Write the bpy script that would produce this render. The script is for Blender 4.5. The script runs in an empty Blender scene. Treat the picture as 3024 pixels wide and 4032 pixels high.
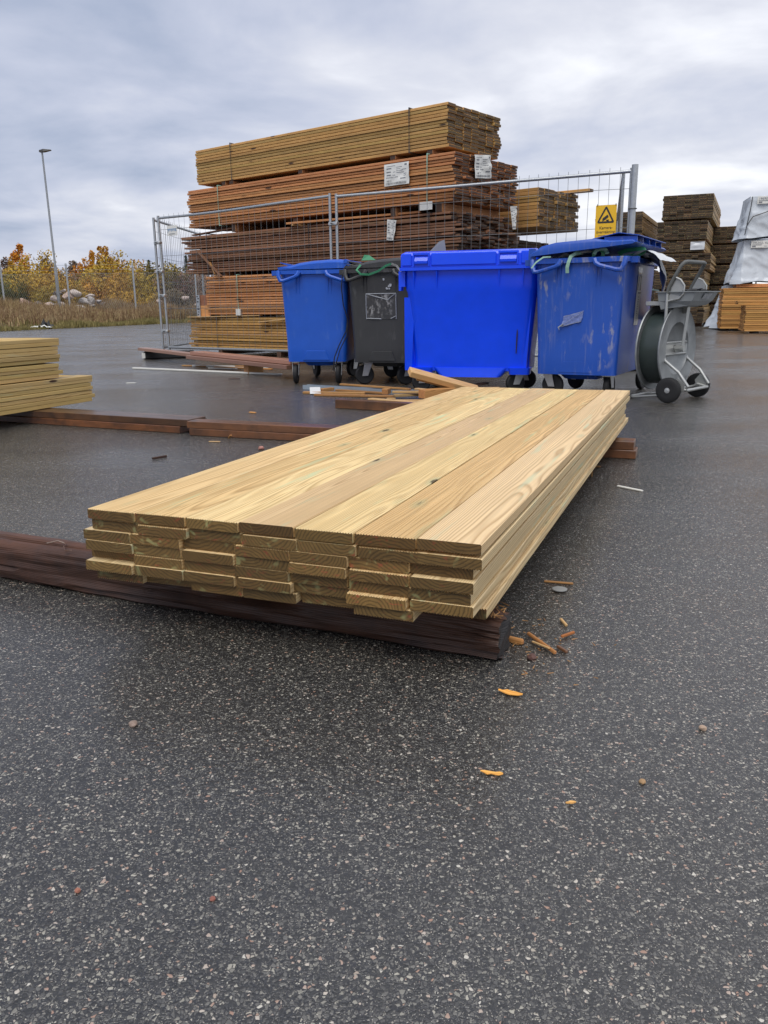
import bpy, bmesh, math, random
from mathutils import Vector, Matrix, noise as mnoise
rad = math.radians
RND = random.Random(11)
S = bpy.context.scene
COL = S.collection

# ------------------------------------------------------------------ camera
cd = bpy.data.cameras.new('camera')
cam = bpy.data.objects.new('camera', cd)
COL.objects.link(cam)
cd.sensor_fit = 'VERTICAL'
cd.sensor_height = 24.0
cd.lens = 24.0 * 3205.0 / 4032.0
cd.clip_start = 0.05
cd.clip_end = 6000
cam.matrix_world = (Matrix.Translation((0, 0, 0.80)) @ Matrix.Rotation(rad(90) - 0.2495, 4, 'X')
                    @ Matrix.Rotation(-0.012, 4, 'Z'))
S.camera = cam
S.render.engine = 'CYCLES'
S.view_settings.view_transform = 'Standard'
S.view_settings.look = 'None'
S.view_settings.gamma = 1.0
S.view_settings.use_curve_mapping = False
S.view_settings.exposure = 0.60
S.render.resolution_x = 768
S.render.resolution_y = 1024
S.cycles.use_denoising = True
S.cycles.max_bounces = 6


# ------------------------------------------------------------------ node helper
class NT:
    def __init__(self, tree):
        self.t = tree
        self.t.nodes.clear()

    def n(self, typ, ins=None, **attrs):
        nd = self.t.nodes.new(typ)
        for k, v in attrs.items():
            setattr(nd, k, v)
        for k, v in (ins or {}).items():
            s = nd.inputs[k]
            if isinstance(v, bpy.types.NodeSocket):
                self.t.links.new(v, s)
            elif isinstance(v, bpy.types.Node):
                self.t.links.new(v.outputs[0], s)
            else:
                if s.type == 'RGBA' and not isinstance(v, (int, float)) and len(v) == 3:
                    v = tuple(v) + (1.0,)
                s.default_value = v
        return nd

    def m(self, op, a, b=0.0, c=0.0, clamp=False):
        nd = self.n('ShaderNodeMath', {0: a, 1: b, 2: c}, operation=op, use_clamp=clamp)
        return nd.outputs[0]

    def v(self, op, a, b=(0, 0, 0)):
        return self.n('ShaderNodeVectorMath', {0: a, 1: b}, operation=op).outputs[0]

    def mix(self, f, a, b, blend='MIX'):
        nd = self.n('ShaderNodeMix', data_type='RGBA', blend_type=blend, clamp_factor=True)
        for k, x in ((0, f), (6, a), (7, b)):
            s = nd.inputs[k]
            if isinstance(x, bpy.types.NodeSocket):
                self.t.links.new(x, s)
            elif k == 0:
                s.default_value = x
            else:
                s.default_value = tuple(x) + ((1.0,) if len(x) == 3 else ())
        return nd.outputs[2]

    def ramp(self, f, stops, interp='LINEAR'):
        nd = self.n('ShaderNodeValToRGB', {0: f})
        cr = nd.color_ramp
        cr.interpolation = interp
        while len(cr.elements) < len(stops):
            cr.elements.new(0.5)
        for e, (p, c) in zip(cr.elements, stops):
            e.position = p
            if isinstance(c, (int, float)):
                c = (c, c, c)
            e.color = tuple(c) + (1.0,)
        return nd.outputs[0]

    def noise(self, vec, scale=1.0, detail=2.0, rough=0.5, dist=0.0, dim='3D'):
        nd = self.n('ShaderNodeTexNoise', {'Vector': vec, 'Scale': scale, 'Detail': detail, 'Roughness': rough,
                                           'Distortion': dist}, noise_dimensions=dim)
        return nd

    def mapv(self, vec, scale=(1, 1, 1), loc=(0, 0, 0)):
        return self.n('ShaderNodeMapping', {0: vec, 'Scale': scale, 'Location': loc}).outputs[0]


# ------------------------------------------------------------------ overcast sky
SUN_EL, SUN_AZ = 60.0, 200.0        # azimuth clockwise from +Y (north)
w = bpy.data.worlds.new('World')
S.world = w
w.use_nodes = True
g = NT(w.node_tree)
sky = g.n('ShaderNodeTexSky', sky_type='NISHITA', sun_disc=False, sun_elevation=rad(SUN_EL),
          sun_rotation=rad(SUN_AZ), air_density=1.0, dust_density=2.0)
tc = g.n('ShaderNodeTexCoord')
sx = g.n('ShaderNodeSeparateXYZ', {0: tc.outputs['Generated']})
zc = g.m('MAXIMUM', sx.outputs[2], 0.0)
den = g.m('ADD', zc, 0.16)
px = g.m('DIVIDE', sx.outputs[0], den)
py = g.m('DIVIDE', sx.outputs[1], den)
cv = g.n('ShaderNodeCombineXYZ', {0: px, 1: py, 2: 3.7}).outputs[0]
cv = g.mapv(cv, (1, 1, 1), (0.35, 0.2, 0))
n1 = g.noise(cv, 0.55, 5, 0.55, 0.25).outputs[0]
n2 = g.noise(cv, 1.3, 6, 0.55, 0.3).outputs[0]
nn = g.m('ADD', g.m('MULTIPLY', n1, 0.62), g.m('MULTIPLY', n2, 0.38))
# brighter cloud towards the east (right of the picture), slate cloud in the west
nn = g.m('ADD', nn, g.m('MULTIPLY', sx.outputs[0], 0.085))
cl = g.ramp(nn, [(0.38, (0.30, 0.345, 0.455)), (0.46, (0.425, 0.455, 0.555)), (0.53, (0.56, 0.575, 0.64)),
                 (0.63, (0.84, 0.845, 0.87))])
cl = g.v('SCALE', cl)
cl.node.inputs['Scale'].default_value = 9.1
mixed = g.mix(0.93, sky.outputs[0], cl)
bg = g.n('ShaderNodeBackground', {'Color': mixed, 'Strength': 0.1})
g.n('ShaderNodeOutputWorld', {0: bg.outputs[0]})
w.cycles.sampling_method = 'AUTOMATIC'

sd = bpy.data.lights.new('sun', 'SUN')
sd.energy = 1.5
sd.angle = rad(40)
sd.color = (1.0, 0.96, 0.9)
sun = bpy.data.objects.new('sun', sd)
COL.objects.link(sun)
sun.rotation_euler = (rad(90 - SUN_EL), 0, rad(180 - SUN_AZ))


# ------------------------------------------------------------------ mesh builder
class MB:
    def __init__(self):
        self.v, self.f, self.mi, self.sm = [], [], [], []
        self.slot = 0

    def add(self, vs, fs, M=None, smooth=False):
        o = len(self.v)
        self.v += [tuple(M @ Vector(p)) if M is not None else tuple(p) for p in vs]
        for f in fs:
            self.f.append([i + o for i in f])
            self.mi.append(self.slot)
            self.sm.append(smooth)
        return self

    def box(self, a, b, M=None):
        x0, y0, z0 = a
        x1, y1, z1 = b
        vs = [(x0, y0, z0), (x1, y0, z0), (x1, y1, z0), (x0, y1, z0), (x0, y0, z1), (x1, y0, z1), (x1, y1, z1), (x0, y1, z1)]
        return self.add(vs, [(3, 2, 1, 0), (4, 5, 6, 7), (0, 1, 5, 4), (1, 2, 6, 5), (2, 3, 7, 6), (3, 0, 4, 7)], M)

    def cbox(self, a, b, c=0.003, M=None):
        """box with chamfered edges along X and slightly chamfered ends"""
        y0, y1, z0, z1 = a[1], b[1], a[2], b[2]
        prof = [(y0 + c, z0), (y1 - c, z0), (y1, z0 + c), (y1, z1 - c), (y1 - c, z1), (y0 + c, z1), (y0, z1 - c), (y0, z0 + c)]
        ym, zm = (y0 + y1) / 2, (z0 + z1) / 2
        def inset(p):
            return (ym + (p[0] - ym) * (1 - 2 * c / max(y1 - y0, 1e-6) * 0.9), zm + (p[1] - zm) * (1 - 2 * c / max(z1 - z0, 1e-6) * 0.9))
        rings = [[(a[0], *inset(p)) for p in prof], [(a[0] + c, *p) for p in prof],
                 [(b[0] - c, *p) for p in prof], [(b[0], *inset(p)) for p in prof]]
        return self.loft(rings, True, True, M=M)

    def loft(self, rings, cap0=False, cap1=False, smooth=False, closed=True, M=None):
        n = len(rings[0])
        vs = [p for r in rings for p in r]
        fs = []
        for i in range(len(rings) - 1):
            for j in range(n if closed else n - 1):
                k = (j + 1) % n
                fs.append((i * n + j, i * n + k, (i + 1) * n + k, (i + 1) * n + j))
        if cap0:
            fs.append(tuple(reversed(range(n))))
        if cap1:
            fs.append(tuple(range((len(rings) - 1) * n, len(rings) * n)))
        return self.add(vs, fs, M, smooth)

    def tube(self, pts, r, n=8, cap=True, closed=False, M=None, smooth=True, flat=1.0):
        pts = [Vector(p) for p in pts]
        rs = r if isinstance(r, (list, tuple)) else [r] * len(pts)
        N = len(pts)
        up = None
        rings = []
        for i, p in enumerate(pts):
            if closed:
                t = (pts[(i + 1) % N] - pts[i - 1])
            else:
                t = (pts[min(i + 1, N - 1)] - pts[max(i - 1, 0)])
            t.normalize()
            if up is None:
                up = Vector((0, 0, 1)) if abs(t.z) < 0.9 else Vector((1, 0, 0))
            s = t.cross(up).normalized()
            up = s.cross(t).normalized()
            rings.append([tuple(p + (s * math.cos(2 * math.pi * k / n) + up * math.sin(2 * math.pi * k / n) * flat) * rs[i]) for k in range(n)])
        if closed:
            rings.append(rings[0])
            return self.loft(rings, False, False, smooth, M=M)
        return self.loft(rings, cap, cap, smooth, M=M)

    def cyl(self, p0, p1, r, n=16, M=None, smooth=True):
        return self.tube([p0, p1], r, n, True, False, M, smooth)

    def lathe(self, prof, n=24, M=None, smooth=True, closed=False):
        """prof: (radius, height along Z)"""
        rings = [[(r * math.cos(2 * math.pi * k / n), r * math.sin(2 * math.pi * k / n), h) for k in range(n)] for r, h in prof]
        if closed:
            rings.append(rings[0])
        return self.loft(rings, not closed and prof[0][0] > 1e-5, not closed and prof[-1][0] > 1e-5, smooth, M=M)

    def prism(self, poly, z0, z1, M=None):
        r0 = [(x, y, z0) for x, y in poly]
        r1 = [(x, y, z1) for x, y in poly]
        return self.loft([r0, r1], True, True, M=M)

    def grid(self, fn, nu, nv, smooth=True, M=None):
        vs = [fn(i / nu, j / nv) for j in range(nv + 1) for i in range(nu + 1)]
        fs = [(j * (nu + 1) + i, j * (nu + 1) + i + 1, (j + 1) * (nu + 1) + i + 1, (j + 1) * (nu + 1) + i) for j in range(nv) for i in range(nu)]
        return self.add(vs, fs, M, smooth)

    def mesh(self, name, mat, sharp=40):
        me = bpy.data.meshes.new(name)
        me.from_pydata(self.v, [], self.f)
        for m_ in (mat if isinstance(mat, (list, tuple)) else [mat]):
            me.materials.append(m_)
        me.polygons.foreach_set('material_index', self.mi)
        me.polygons.foreach_set('use_smooth', self.sm)
        me.update()
        bm = bmesh.new()
        bm.from_mesh(me)
        bmesh.ops.recalc_face_normals(bm, faces=bm.faces)
        bm.to_mesh(me)
        bm.free()
        if any(self.sm):
            me.set_sharp_from_angle(angle=rad(sharp))
        return me

    def build(self, name, mat, parent=None, loc=(0, 0, 0), rz=0.0, color=None, sharp=40):
        return link(name, self.mesh(name, mat, sharp), parent, loc, rz, color)


def link(name, data, parent=None, loc=(0, 0, 0), rz=0.0, color=None):
    o = bpy.data.objects.new(name, data)
    COL.objects.link(o)
    o.location = loc
    o.rotation_euler = (0, 0, rz)
    if parent is not None:
        o.parent = parent
    if color is not None:
        o.color = tuple(color) + (1.0,) if len(color) == 3 else color
    return o


def tag(o, label, cat, group=None):
    o['label'] = label
    o['category'] = cat
    if group:
        o['group'] = group
    return o


def thing(name, label, cat, loc=(0, 0, 0), rz=0.0, group=None):
    return tag(link(name, None, None, loc, rz), label, cat, group)


def kind(o, k):
    o['kind'] = k
    return o


def copy_tree(o, loc, rz, label=None, scale=None):
    c = o.copy()
    COL.objects.link(c)
    c.location = loc
    c.rotation_euler = (o.rotation_euler[0], o.rotation_euler[1], rz)
    if label:
        c['label'] = label
    if scale:
        c.scale = scale
    for ch in list(o.children):
        d = ch.copy()
        COL.objects.link(d)
        d.parent = c
        for gch in list(ch.children):
            e = gch.copy()
            COL.objects.link(e)
            e.parent = d
    return c


def lerp(a, b, t):
    return tuple(x + (y - x) * t for x, y in zip(a, b))


# ------------------------------------------------------------------ materials
def new_mat(name):
    m = bpy.data.materials.new(name)
    m.use_nodes = True
    return m, NT(m.node_tree)


def finish(g, col, rough=0.6, metal=0.0, spec=0.5, bump=None, bstr=0.2, bdist=0.003, **extra):
    ins = {'Base Color': col, 'Roughness': rough, 'Metallic': metal, 'Specular IOR Level': spec}
    ins.update(extra)
    if bump is not None:
        b = g.n('ShaderNodeBump', {'Height': bump, 'Strength': bstr, 'Distance': bdist})
        ins['Normal'] = b.outputs[0]
    p = g.n('ShaderNodeBsdfPrincipled', ins)
    g.n('ShaderNodeOutputMaterial', {0: p.outputs[0]})
    return p


def plain(name, col, rough=0.6, metal=0.0, spec=0.5, var=0.15, scale=12.0, bstr=0.1, tint=False, **extra):
    m, g = new_mat(name)
    tc = g.n('ShaderNodeTexCoord')
    nz = g.noise(tc.outputs['Object'], scale, 4, 0.6).outputs[0]
    f = g.m('ADD', 1.0 - var, g.m('MULTIPLY', nz, 2 * var))
    c = g.v('MULTIPLY', g.n('ShaderNodeRGB').outputs[0], g.n('ShaderNodeCombineXYZ', {0: f, 1: f, 2: f}).outputs[0])
    for nd in m.node_tree.nodes:
        if nd.bl_idname == 'ShaderNodeRGB':
            nd.outputs[0].default_value = tuple(col) + (1,)
    if tint:
        oi = g.n('ShaderNodeObjectInfo')
        c = g.v('MULTIPLY', c, oi.outputs['Color'])
    r = g.m('ADD', rough - 0.08, g.m('MULTIPLY', nz, 0.16))
    finish(g, c, r, metal, spec, nz, bstr, 0.002, **extra)
    return m


def wood(name, early, late, endc, ring=210.0, rough=0.62, spec=0.35, mint=0.0, fiber=0.35, blotch=0.25, blotch_col=None,
         knots=0.10, knot_col=(0.06, 0.03, 0.015), endvar=0.35, bstr=0.25, wander=0.05, grime=0.0, grime_col=(0.05, 0.04, 0.03), fscale=(2.5, 150, 150), kscale=(1.7, 7.5, 7.5)):
    m, g = new_mat(name)
    tc = g.n('ShaderNodeTexCoord')
    oi = g.n('ShaderNodeObjectInfo')
    rnd = oi.outputs['Random']
    r2 = g.m('FRACT', g.m('MULTIPLY', rnd, 37.13))
    r3 = g.m('FRACT', g.m('MULTIPLY', rnd, 91.71))
    ob = tc.outputs['Object']
    off = g.n('ShaderNodeCombineXYZ', {0: g.m('MULTIPLY', rnd, 61.0), 1: g.m('MULTIPLY', r2, 5.0), 2: g.m('MULTIPLY', r3, 7.0)}).outputs[0]
    p = g.v('ADD', ob, off)
    warp = g.noise(g.mapv(p, (1.1, 5, 5)), 1.0, 2, 0.5)
    wv = g.v('SUBTRACT', warp.outputs['Color'], (0.5, 0.5, 0.5))
    ws = g.n('ShaderNodeSeparateXYZ', {0: wv})
    so = g.n('ShaderNodeSeparateXYZ', {0: ob})
    yy = g.m('ADD', g.m('ADD', so.outputs[1], g.m('MULTIPLY', ws.outputs[0], wander)), g.m('MULTIPLY', g.m('SUBTRACT', r2, 0.5), 0.12))
    zz = g.m('SUBTRACT', g.m('ADD', so.outputs[2], g.m('MULTIPLY', ws.outputs[1], wander)), g.m('ADD', 0.03, g.m('MULTIPLY', r3, 0.09)))
    rr = g.m('SQRT', g.m('ADD', g.m('MULTIPLY', yy, yy), g.m('MULTIPLY', zz, zz)))
    fr = g.m('FRACT', g.m('MULTIPLY', rr, ring))
    lw = g.ramp(fr, [(0.0, 0.25), (0.12, 0.0), (0.5, 0.12), (0.86, 1.0), (1.0, 0.25)])
    fb = g.noise(g.mapv(p, fscale), 1.0, 3, 0.6).outputs[0]
    bl = g.noise(g.mapv(p, (1.3, 7, 7)), 1.0, 3, 0.55).outputs[0]
    c = g.mix(g.m('MULTIPLY', lw, 0.75), early, late)
    ff = g.m('ADD', 1.0 - fiber * 0.5, g.m('MULTIPLY', fb, fiber))
    c = g.v('MULTIPLY', c, g.n('ShaderNodeCombineXYZ', {0: ff, 1: ff, 2: ff}).outputs[0])
    c = g.mix(g.m('MULTIPLY', g.ramp(bl, [(0.42, 0.0), (0.68, 1.0)]), blotch), c, blotch_col or late)
    # knots
    vo = g.n('ShaderNodeTexVoronoi', {'Vector': g.mapv(p, kscale), 'Scale': 1.0}, feature='F1')
    vd = g.m('ADD', vo.outputs['Distance'], g.m('MULTIPLY', g.m('SUBTRACT', fb, 0.5), 0.03))
    kn = g.ramp(vd, [(knots * 0.75, 1.0), (knots * 1.15, 0.0)])
    halo = g.ramp(vd, [(knots, 1.0), (knots * 2.4, 0.0)])
    if mint:
        mn = g.noise(g.mapv(p, (2.2, 26, 26)), 1.0, 3, 0.6).outputs[0]
        mk = g.ramp(mn, [(0.60, 0.0), (0.72, 1.0)])
        mk = g.m('MAXIMUM', mk, g.m('MULTIPLY', halo, 0.8))
        c = g.mix(g.m('MULTIPLY', mk, mint), c, (0.50, 0.62, 0.42))
    c = g.mix(g.m('MULTIPLY', halo, 0.25), c, late)
    c = g.mix(kn, c, knot_col)
    # end grain
    sn = g.n('ShaderNodeSeparateXYZ', {0: tc.outputs['Normal']})
    isend = g.m('GREATER_THAN', g.m('ABSOLUTE', sn.outputs[0]), 0.75)
    en = g.noise(p, 45.0, 4, 0.65).outputs[0]
    fre = g.m('FRACT', g.m('ADD', g.m('MULTIPLY', rr, ring * 0.55), g.m('MULTIPLY', g.noise(p, 22.0, 3, 0.6).outputs[0], 2.2)))
    lwe = g.ramp(fre, [(0.0, 0.5), (0.2, 0.0), (0.55, 0.1), (0.85, 1.0), (1.0, 0.5)])
    ec = g.mix(g.m('MULTIPLY', lwe, 0.85), tuple(x * 1.45 for x in endc), tuple(x * 0.5 for x in endc))
    ev = g.m('ADD', 1.0 - endvar, g.m('MULTIPLY', en, 2 * endvar))
    ec = g.v('MULTIPLY', ec, g.n('ShaderNodeCombineXYZ', {0: ev, 1: ev, 2: ev}).outputs[0])
    if mint:
        en2 = g.noise(p, 13.0, 2, 0.6, 1.5).outputs[0]
        ec = g.mix(g.m('MULTIPLY', g.ramp(en2, [(0.62, 0.0), (0.70, 1.0)]), 0.4), ec, (0.36, 0.38, 0.17))
        en3 = g.noise(g.mapv(p, (1, 60, 110)), 1.0, 3, 0.7).outputs[0]
        en4 = g.noise(p, 16.0, 1, 0.5).outputs[0]
        rm = g.m('MULTIPLY', g.ramp(en3, [(0.57, 0.0), (0.64, 1.0)]), g.ramp(en4, [(0.5, 0.0), (0.6, 1.0)]))
        ec = g.mix(g.m('MULTIPLY', rm, 0.5), ec, (0.28, 0.05, 0.03))
    al = oi.outputs['Alpha']
    ec = g.v('MULTIPLY', ec, g.n('ShaderNodeCombineXYZ', {0: al, 1: al, 2: al}).outputs[0])
    c = g.mix(isend, c, ec)
    if grime:
        gn = g.noise(p, 9.0, 5, 0.65).outputs[0]
        c = g.mix(g.m('MULTIPLY', g.ramp(gn, [(0.45, 0.0), (0.7, 1.0)]), grime), c, grime_col)
    c = g.v('MULTIPLY', c, oi.outputs['Color'])
    hb = g.m('ADD', g.m('MULTIPLY', fb, 0.6), g.m('MULTIPLY', lw, 0.4))
    ro = g.m('ADD', rough - 0.1, g.m('MULTIPLY', bl, 0.2))
    finish(g, c, ro, 0.0, spec, hb, bstr, 0.0015)
    return m


M = {}
M['deck'] = wood('fresh_treated_pine', (0.80, 0.615, 0.34), (0.40, 0.25, 0.10), (0.098, 0.058, 0.018), ring=230, mint=0.6, blotch=0.4,
                 blotch_col=(0.54, 0.40, 0.21), knots=0.072, kscale=(2.3, 7.5, 7.5), knot_col=(0.10, 0.07, 0.035), fiber=0.6, wander=0.035, fscale=(1.2, 95, 95), spec=0.4, rough=0.55)
M['deck_old'] = wood('treated_pine_pack', (0.60, 0.43, 0.17), (0.36, 0.22, 0.07), (0.42, 0.27, 0.10), ring=180, mint=0.25, blotch=0.3, knots=0.08)
M['olive'] = wood('olive_treated_wood', (0.54, 0.325, 0.11), (0.24, 0.13, 0.042), (0.085, 0.054, 0.026), blotch=0.4, knots=0.10, grime=0.2, endvar=0.5)
M['red'] = wood('red_brown_wood', (0.53, 0.25, 0.10), (0.23, 0.09, 0.035), (0.052, 0.030, 0.021), blotch=0.35, knots=0.12, grime=0.15, endvar=0.5)
M['brown'] = wood('dark_brown_wood', (0.235, 0.12, 0.068), (0.125, 0.06, 0.034), (0.034, 0.022, 0.017), blotch=0.4, knots=0.11, grime=0.3, endvar=0.5)
M['honey'] = wood('honey_wood', (0.56, 0.32, 0.10), (0.26, 0.125, 0.038), (0.2, 0.12, 0.05), blotch=0.45, knots=0.10, grime=0.2)
M['orange'] = wood('orange_wood', (0.54, 0.285, 0.085), (0.28, 0.125, 0.035), (0.3, 0.14, 0.04), blotch=0.35, knots=0.10)
M['dark'] = wood('mouldy_dark_wood', (0.40, 0.27, 0.13), (0.22, 0.14, 0.06), (0.036, 0.024, 0.013), blotch=0.3, knots=0.10, endvar=0.6, mint=0.10, grime=0.1)
M['beam'] = wood('tarred_beam', (0.058, 0.026, 0.016), (0.022, 0.011, 0.008), (0.02, 0.018, 0.018), blotch=0.5, blotch_col=(0.17, 0.065, 0.03),
                 knots=0.09, bstr=1.0, rough=0.5, spec=0.4, fscale=(3.5, 70, 70), grime=0.6, grime_col=(0.012, 0.01, 0.011))
M['bearer'] = wood('wet_bearer', (0.175, 0.078, 0.034), (0.06, 0.024, 0.012), (0.12, 0.06, 0.03), blotch=0.75, blotch_col=(0.05, 0.024, 0.015),
                   knots=0.09, rough=0.32, spec=0.6, grime=0.75, grime_col=(0.028, 0.018, 0.014), fscale=(2.0, 45, 45))
M['pink'] = wood('pinkish_wet_plank', (0.34, 0.19, 0.13), (0.2, 0.1, 0.065), (0.25, 0.14, 0.08), blotch=0.4, knots=0.09, rough=0.4, spec=0.5)
M['pale'] = wood('pale_batten', (0.60, 0.40, 0.19), (0.40, 0.22, 0.085), (0.5, 0.3, 0.13), knots=0.06)
M['tan'] = wood('tan_scrap', (0.45, 0.24, 0.085), (0.25, 0.115, 0.035), (0.35, 0.16, 0.06), knots=0.07, grime=0.25)
M['whitewood'] = plain('white_painted_batten', (0.66, 0.65, 0.60), 0.5, var=0.12, scale=30)
M['galv'] = plain('galvanised_steel', (0.42, 0.44, 0.455), 0.42, 0.75, var=0.2, scale=25)
M['galv_dull'] = plain('dull_galvanised_steel', (0.30, 0.315, 0.33), 0.5, 0.6, var=0.2, scale=20)
M['wire'] = plain('fence_wire', (0.20, 0.205, 0.21), 0.5, 0.5, var=0.1)
M['zinc'] = plain('bright_zinc', (0.55, 0.56, 0.56), 0.4, 0.8, var=0.2, scale=30)
M['rubber'] = plain('black_rubber', (0.016, 0.016, 0.017), 0.62, spec=0.35, var=0.25, scale=40)
M['blackpl'] = plain('black_plastic', (0.02, 0.02, 0.022), 0.4, var=0.2)
M['cable'] = plain('black_cable', (0.014, 0.014, 0.016), 0.35)
M['white'] = plain('white_paper', (0.68, 0.68, 0.645), 0.45, var=0.08, scale=18)
M['ink'] = plain('grey_print', (0.17, 0.18, 0.20), 0.6, var=0.1)
M['blackink'] = plain('black_print', (0.022, 0.02, 0.022), 0.5, var=0.1)
M['bluepr'] = plain('blue_print', (0.10, 0.24, 0.46), 0.5)
M['yellow'] = plain('sign_yellow', (0.80, 0.47, 0.018), 0.38, var=0.05, scale=6)
M['green'] = plain('green_strap', (0.05, 0.26, 0.13), 0.35, var=0.15)
M['mint'] = plain('pale_green_strap', (0.30, 0.50, 0.40), 0.4, var=0.12)
M['strap'] = plain('black_strap', (0.035, 0.035, 0.038), 0.4)
M['greybag'] = plain('grey_plastic_sheet', (0.16, 0.17, 0.185), 0.35, var=0.15, scale=9)
M['clearpl'] = plain('crumpled_clear_plastic', (0.34, 0.36, 0.39), 0.2, var=0.55, scale=45, bstr=0.6)
M['whitepl'] = plain('white_plastic_sheet', (0.60, 0.62, 0.64), 0.35, var=0.12, scale=8)
M['coil'] = plain('dark_strapping_coil', (0.03, 0.042, 0.04), 0.33, var=0.15, scale=10)
M['steel'] = plain('grey_painted_steel', (0.40, 0.41, 0.40), 0.38, 0.55, var=0.2, scale=15)
M['reel'] = plain('worn_steel_reel', (0.27, 0.285, 0.29), 0.45, 0.5, var=0.4, scale=14)
M['grip'] = plain('dark_grey_grip', (0.12, 0.125, 0.12), 0.5, 0.2, var=0.15)
M['tray'] = plain('grey_plastic_tray', (0.25, 0.27, 0.28), 0.42, var=0.12)
M['tarp'] = plain('pale_grey_wrap', (0.50, 0.54, 0.585), 0.36, var=0.08, scale=7, bstr=0.5)
M['bluegrey'] = plain('light_steel_stud', (0.36, 0.42, 0.48), 0.35, 0.5, var=0.12)


def bin_mat(name, col, scuff=0.0, scuff_col=(0.3, 0.33, 0.42), rough=0.34):
    m, g = new_mat(name)
    tc = g.n('ShaderNodeTexCoord')
    o = tc.outputs['Object']
    nz = g.noise(o, 5.0, 4, 0.6).outputs[0]
    f = g.m('ADD', 0.85, g.m('MULTIPLY', nz, 0.3))
    c = g.v('MULTIPLY', tuple(col), g.n('ShaderNodeCombineXYZ', {0: f, 1: f, 2: f}).outputs[0])
    s1 = g.noise(g.mapv(o, (16, 16, 5)), 1.0, 5, 0.65).outputs[0]
    s2 = g.noise(o, 2.2, 2, 0.5).outputs[0]
    sc = g.m('MULTIPLY', g.ramp(s1, [(0.56, 0.0), (0.66, 1.0)]), g.ramp(s2, [(0.44, 0.0), (0.58, 1.0)]))
    s3 = g.noise(g.mapv(o, (40, 40, 2.5)), 1.0, 3, 0.6).outputs[0]
    st = g.m('MULTIPLY', g.ramp(s3, [(0.55, 0.0), (0.75, 1.0)]), 0.22)
    tot = g.m('MULTIPLY', g.m('MAXIMUM', sc, st), scuff)
    c = g.mix(tot, c, scuff_col)
    ro = g.m('ADD', g.m('ADD', rough - 0.05, g.m('MULTIPLY', nz, 0.1)), g.m('MULTIPLY', tot, 0.3))
    fine = g.noise(o, 220.0, 2, 0.5).outputs[0]
    finish(g, c, ro, 0.0, 0.45, fine, 0.12, 0.0008)
    return m


M['bin1'] = bin_mat('blue_bin_plastic', (0.010, 0.085, 0.47), 0.35, (0.10, 0.20, 0.5))
M['bin2'] = bin_mat('charcoal_bin_plastic', (0.034, 0.035, 0.037), 0.25, (0.2, 0.2, 0.2), 0.45)
M['bin3'] = bin_mat('vivid_blue_bin_plastic', (0.004, 0.066, 0.88), 0.03, (0.05, 0.12, 0.8), 0.24)
M['bin4'] = bin_mat('scuffed_blue_bin_plastic', (0.014, 0.075, 0.40), 0.95, (0.26, 0.27, 0.36))


def asphalt_mat():
    m, g = new_mat('wet_asphalt')
    tc = g.n('ShaderNodeTexCoord')
    o = tc.outputs['Object']
    wob = g.v('SCALE', g.v('SUBTRACT', g.noise(o, 90.0, 1).outputs['Color'], (0.5, 0.5, 0.5)))
    wob.node.inputs['Scale'].default_value = 0.006
    p = g.v('ADD', o, wob)
    def stones(scale, lo, hi):
        vc = g.n('ShaderNodeTexVoronoi', {'Vector': p, 'Scale': scale}, feature='F1')
        ve = g.n('ShaderNodeTexVoronoi', {'Vector': p, 'Scale': scale}, feature='DISTANCE_TO_EDGE')
        sc_ = g.n('ShaderNodeSeparateColor', {0: vc.outputs['Color']})
        th = g.m('ADD', lo, g.m('MULTIPLY', sc_.outputs[1], hi - lo))
        mk = g.m('MULTIPLY', g.m('SUBTRACT', ve.outputs['Distance'], th), 14.0, clamp=True)
        return sc_.outputs[0], mk
    a1, m1 = stones(195.0, 0.03, 0.17)
    a2, m2 = stones(400.0, 0.03, 0.20)
    c1 = g.ramp(a1, [(0.0, (0.013, 0.013, 0.012)), (0.30, (0.032, 0.032, 0.030)), (0.55, (0.068, 0.066, 0.061)), (0.76, (0.118, 0.114, 0.102)),
                     (0.87, (0.20, 0.19, 0.16)), (0.935, (0.40, 0.375, 0.31)), (0.962, (0.33, 0.19, 0.13)), (1.0, (0.56, 0.53, 0.46))])
    c2 = g.ramp(a2, [(0.0, (0.010, 0.010, 0.010)), (0.45, (0.030, 0.030, 0.029)), (0.74, (0.082, 0.080, 0.073)), (0.88, (0.24, 0.225, 0.185)), (1.0, (0.46, 0.435, 0.365))])
    tar = g.noise(o, 1.7, 4, 0.6).outputs[0]
    tarc = g.mix(tar, (0.013, 0.013, 0.014), (0.025, 0.025, 0.027))
    c = g.mix(m2, tarc, c2)
    c = g.mix(m1, c, c1)
    big = g.noise(o, 0.55, 4, 0.6).outputs[0]
    f = g.m('ADD', 0.8, g.m('MULTIPLY', big, 0.4))
    c = g.v('MULTIPLY', c, g.n('ShaderNodeCombineXYZ', {0: f, 1: f, 2: f}).outputs[0])
    h = g.m('ADD', g.m('MULTIPLY', m1, g.m('ADD', 0.25, g.m('MULTIPLY', g.m('FRACT', g.m('MULTIPLY', a1, 17.0)), 0.75))), g.m('MULTIPLY', m2, 0.35))
    h = g.m('ADD', h, g.m('MULTIPLY', g.noise(o, 75.0, 3, 0.6).outputs[0], 1.1))
    wet = g.noise(g.mapv(o, (0.5, 0.9, 1)), 1.0, 4, 0.6).outputs[0]
    ro = g.ramp(wet, [(0.38, 0.09), (0.60, 0.24)])
    ro = g.m('ADD', ro, g.m('MULTIPLY', m1, 0.05))
    finish(g, c, ro, 0.0, 1.0, h, 0.45, 0.0032)
    return m


M['asphalt'] = asphalt_mat()


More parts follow.
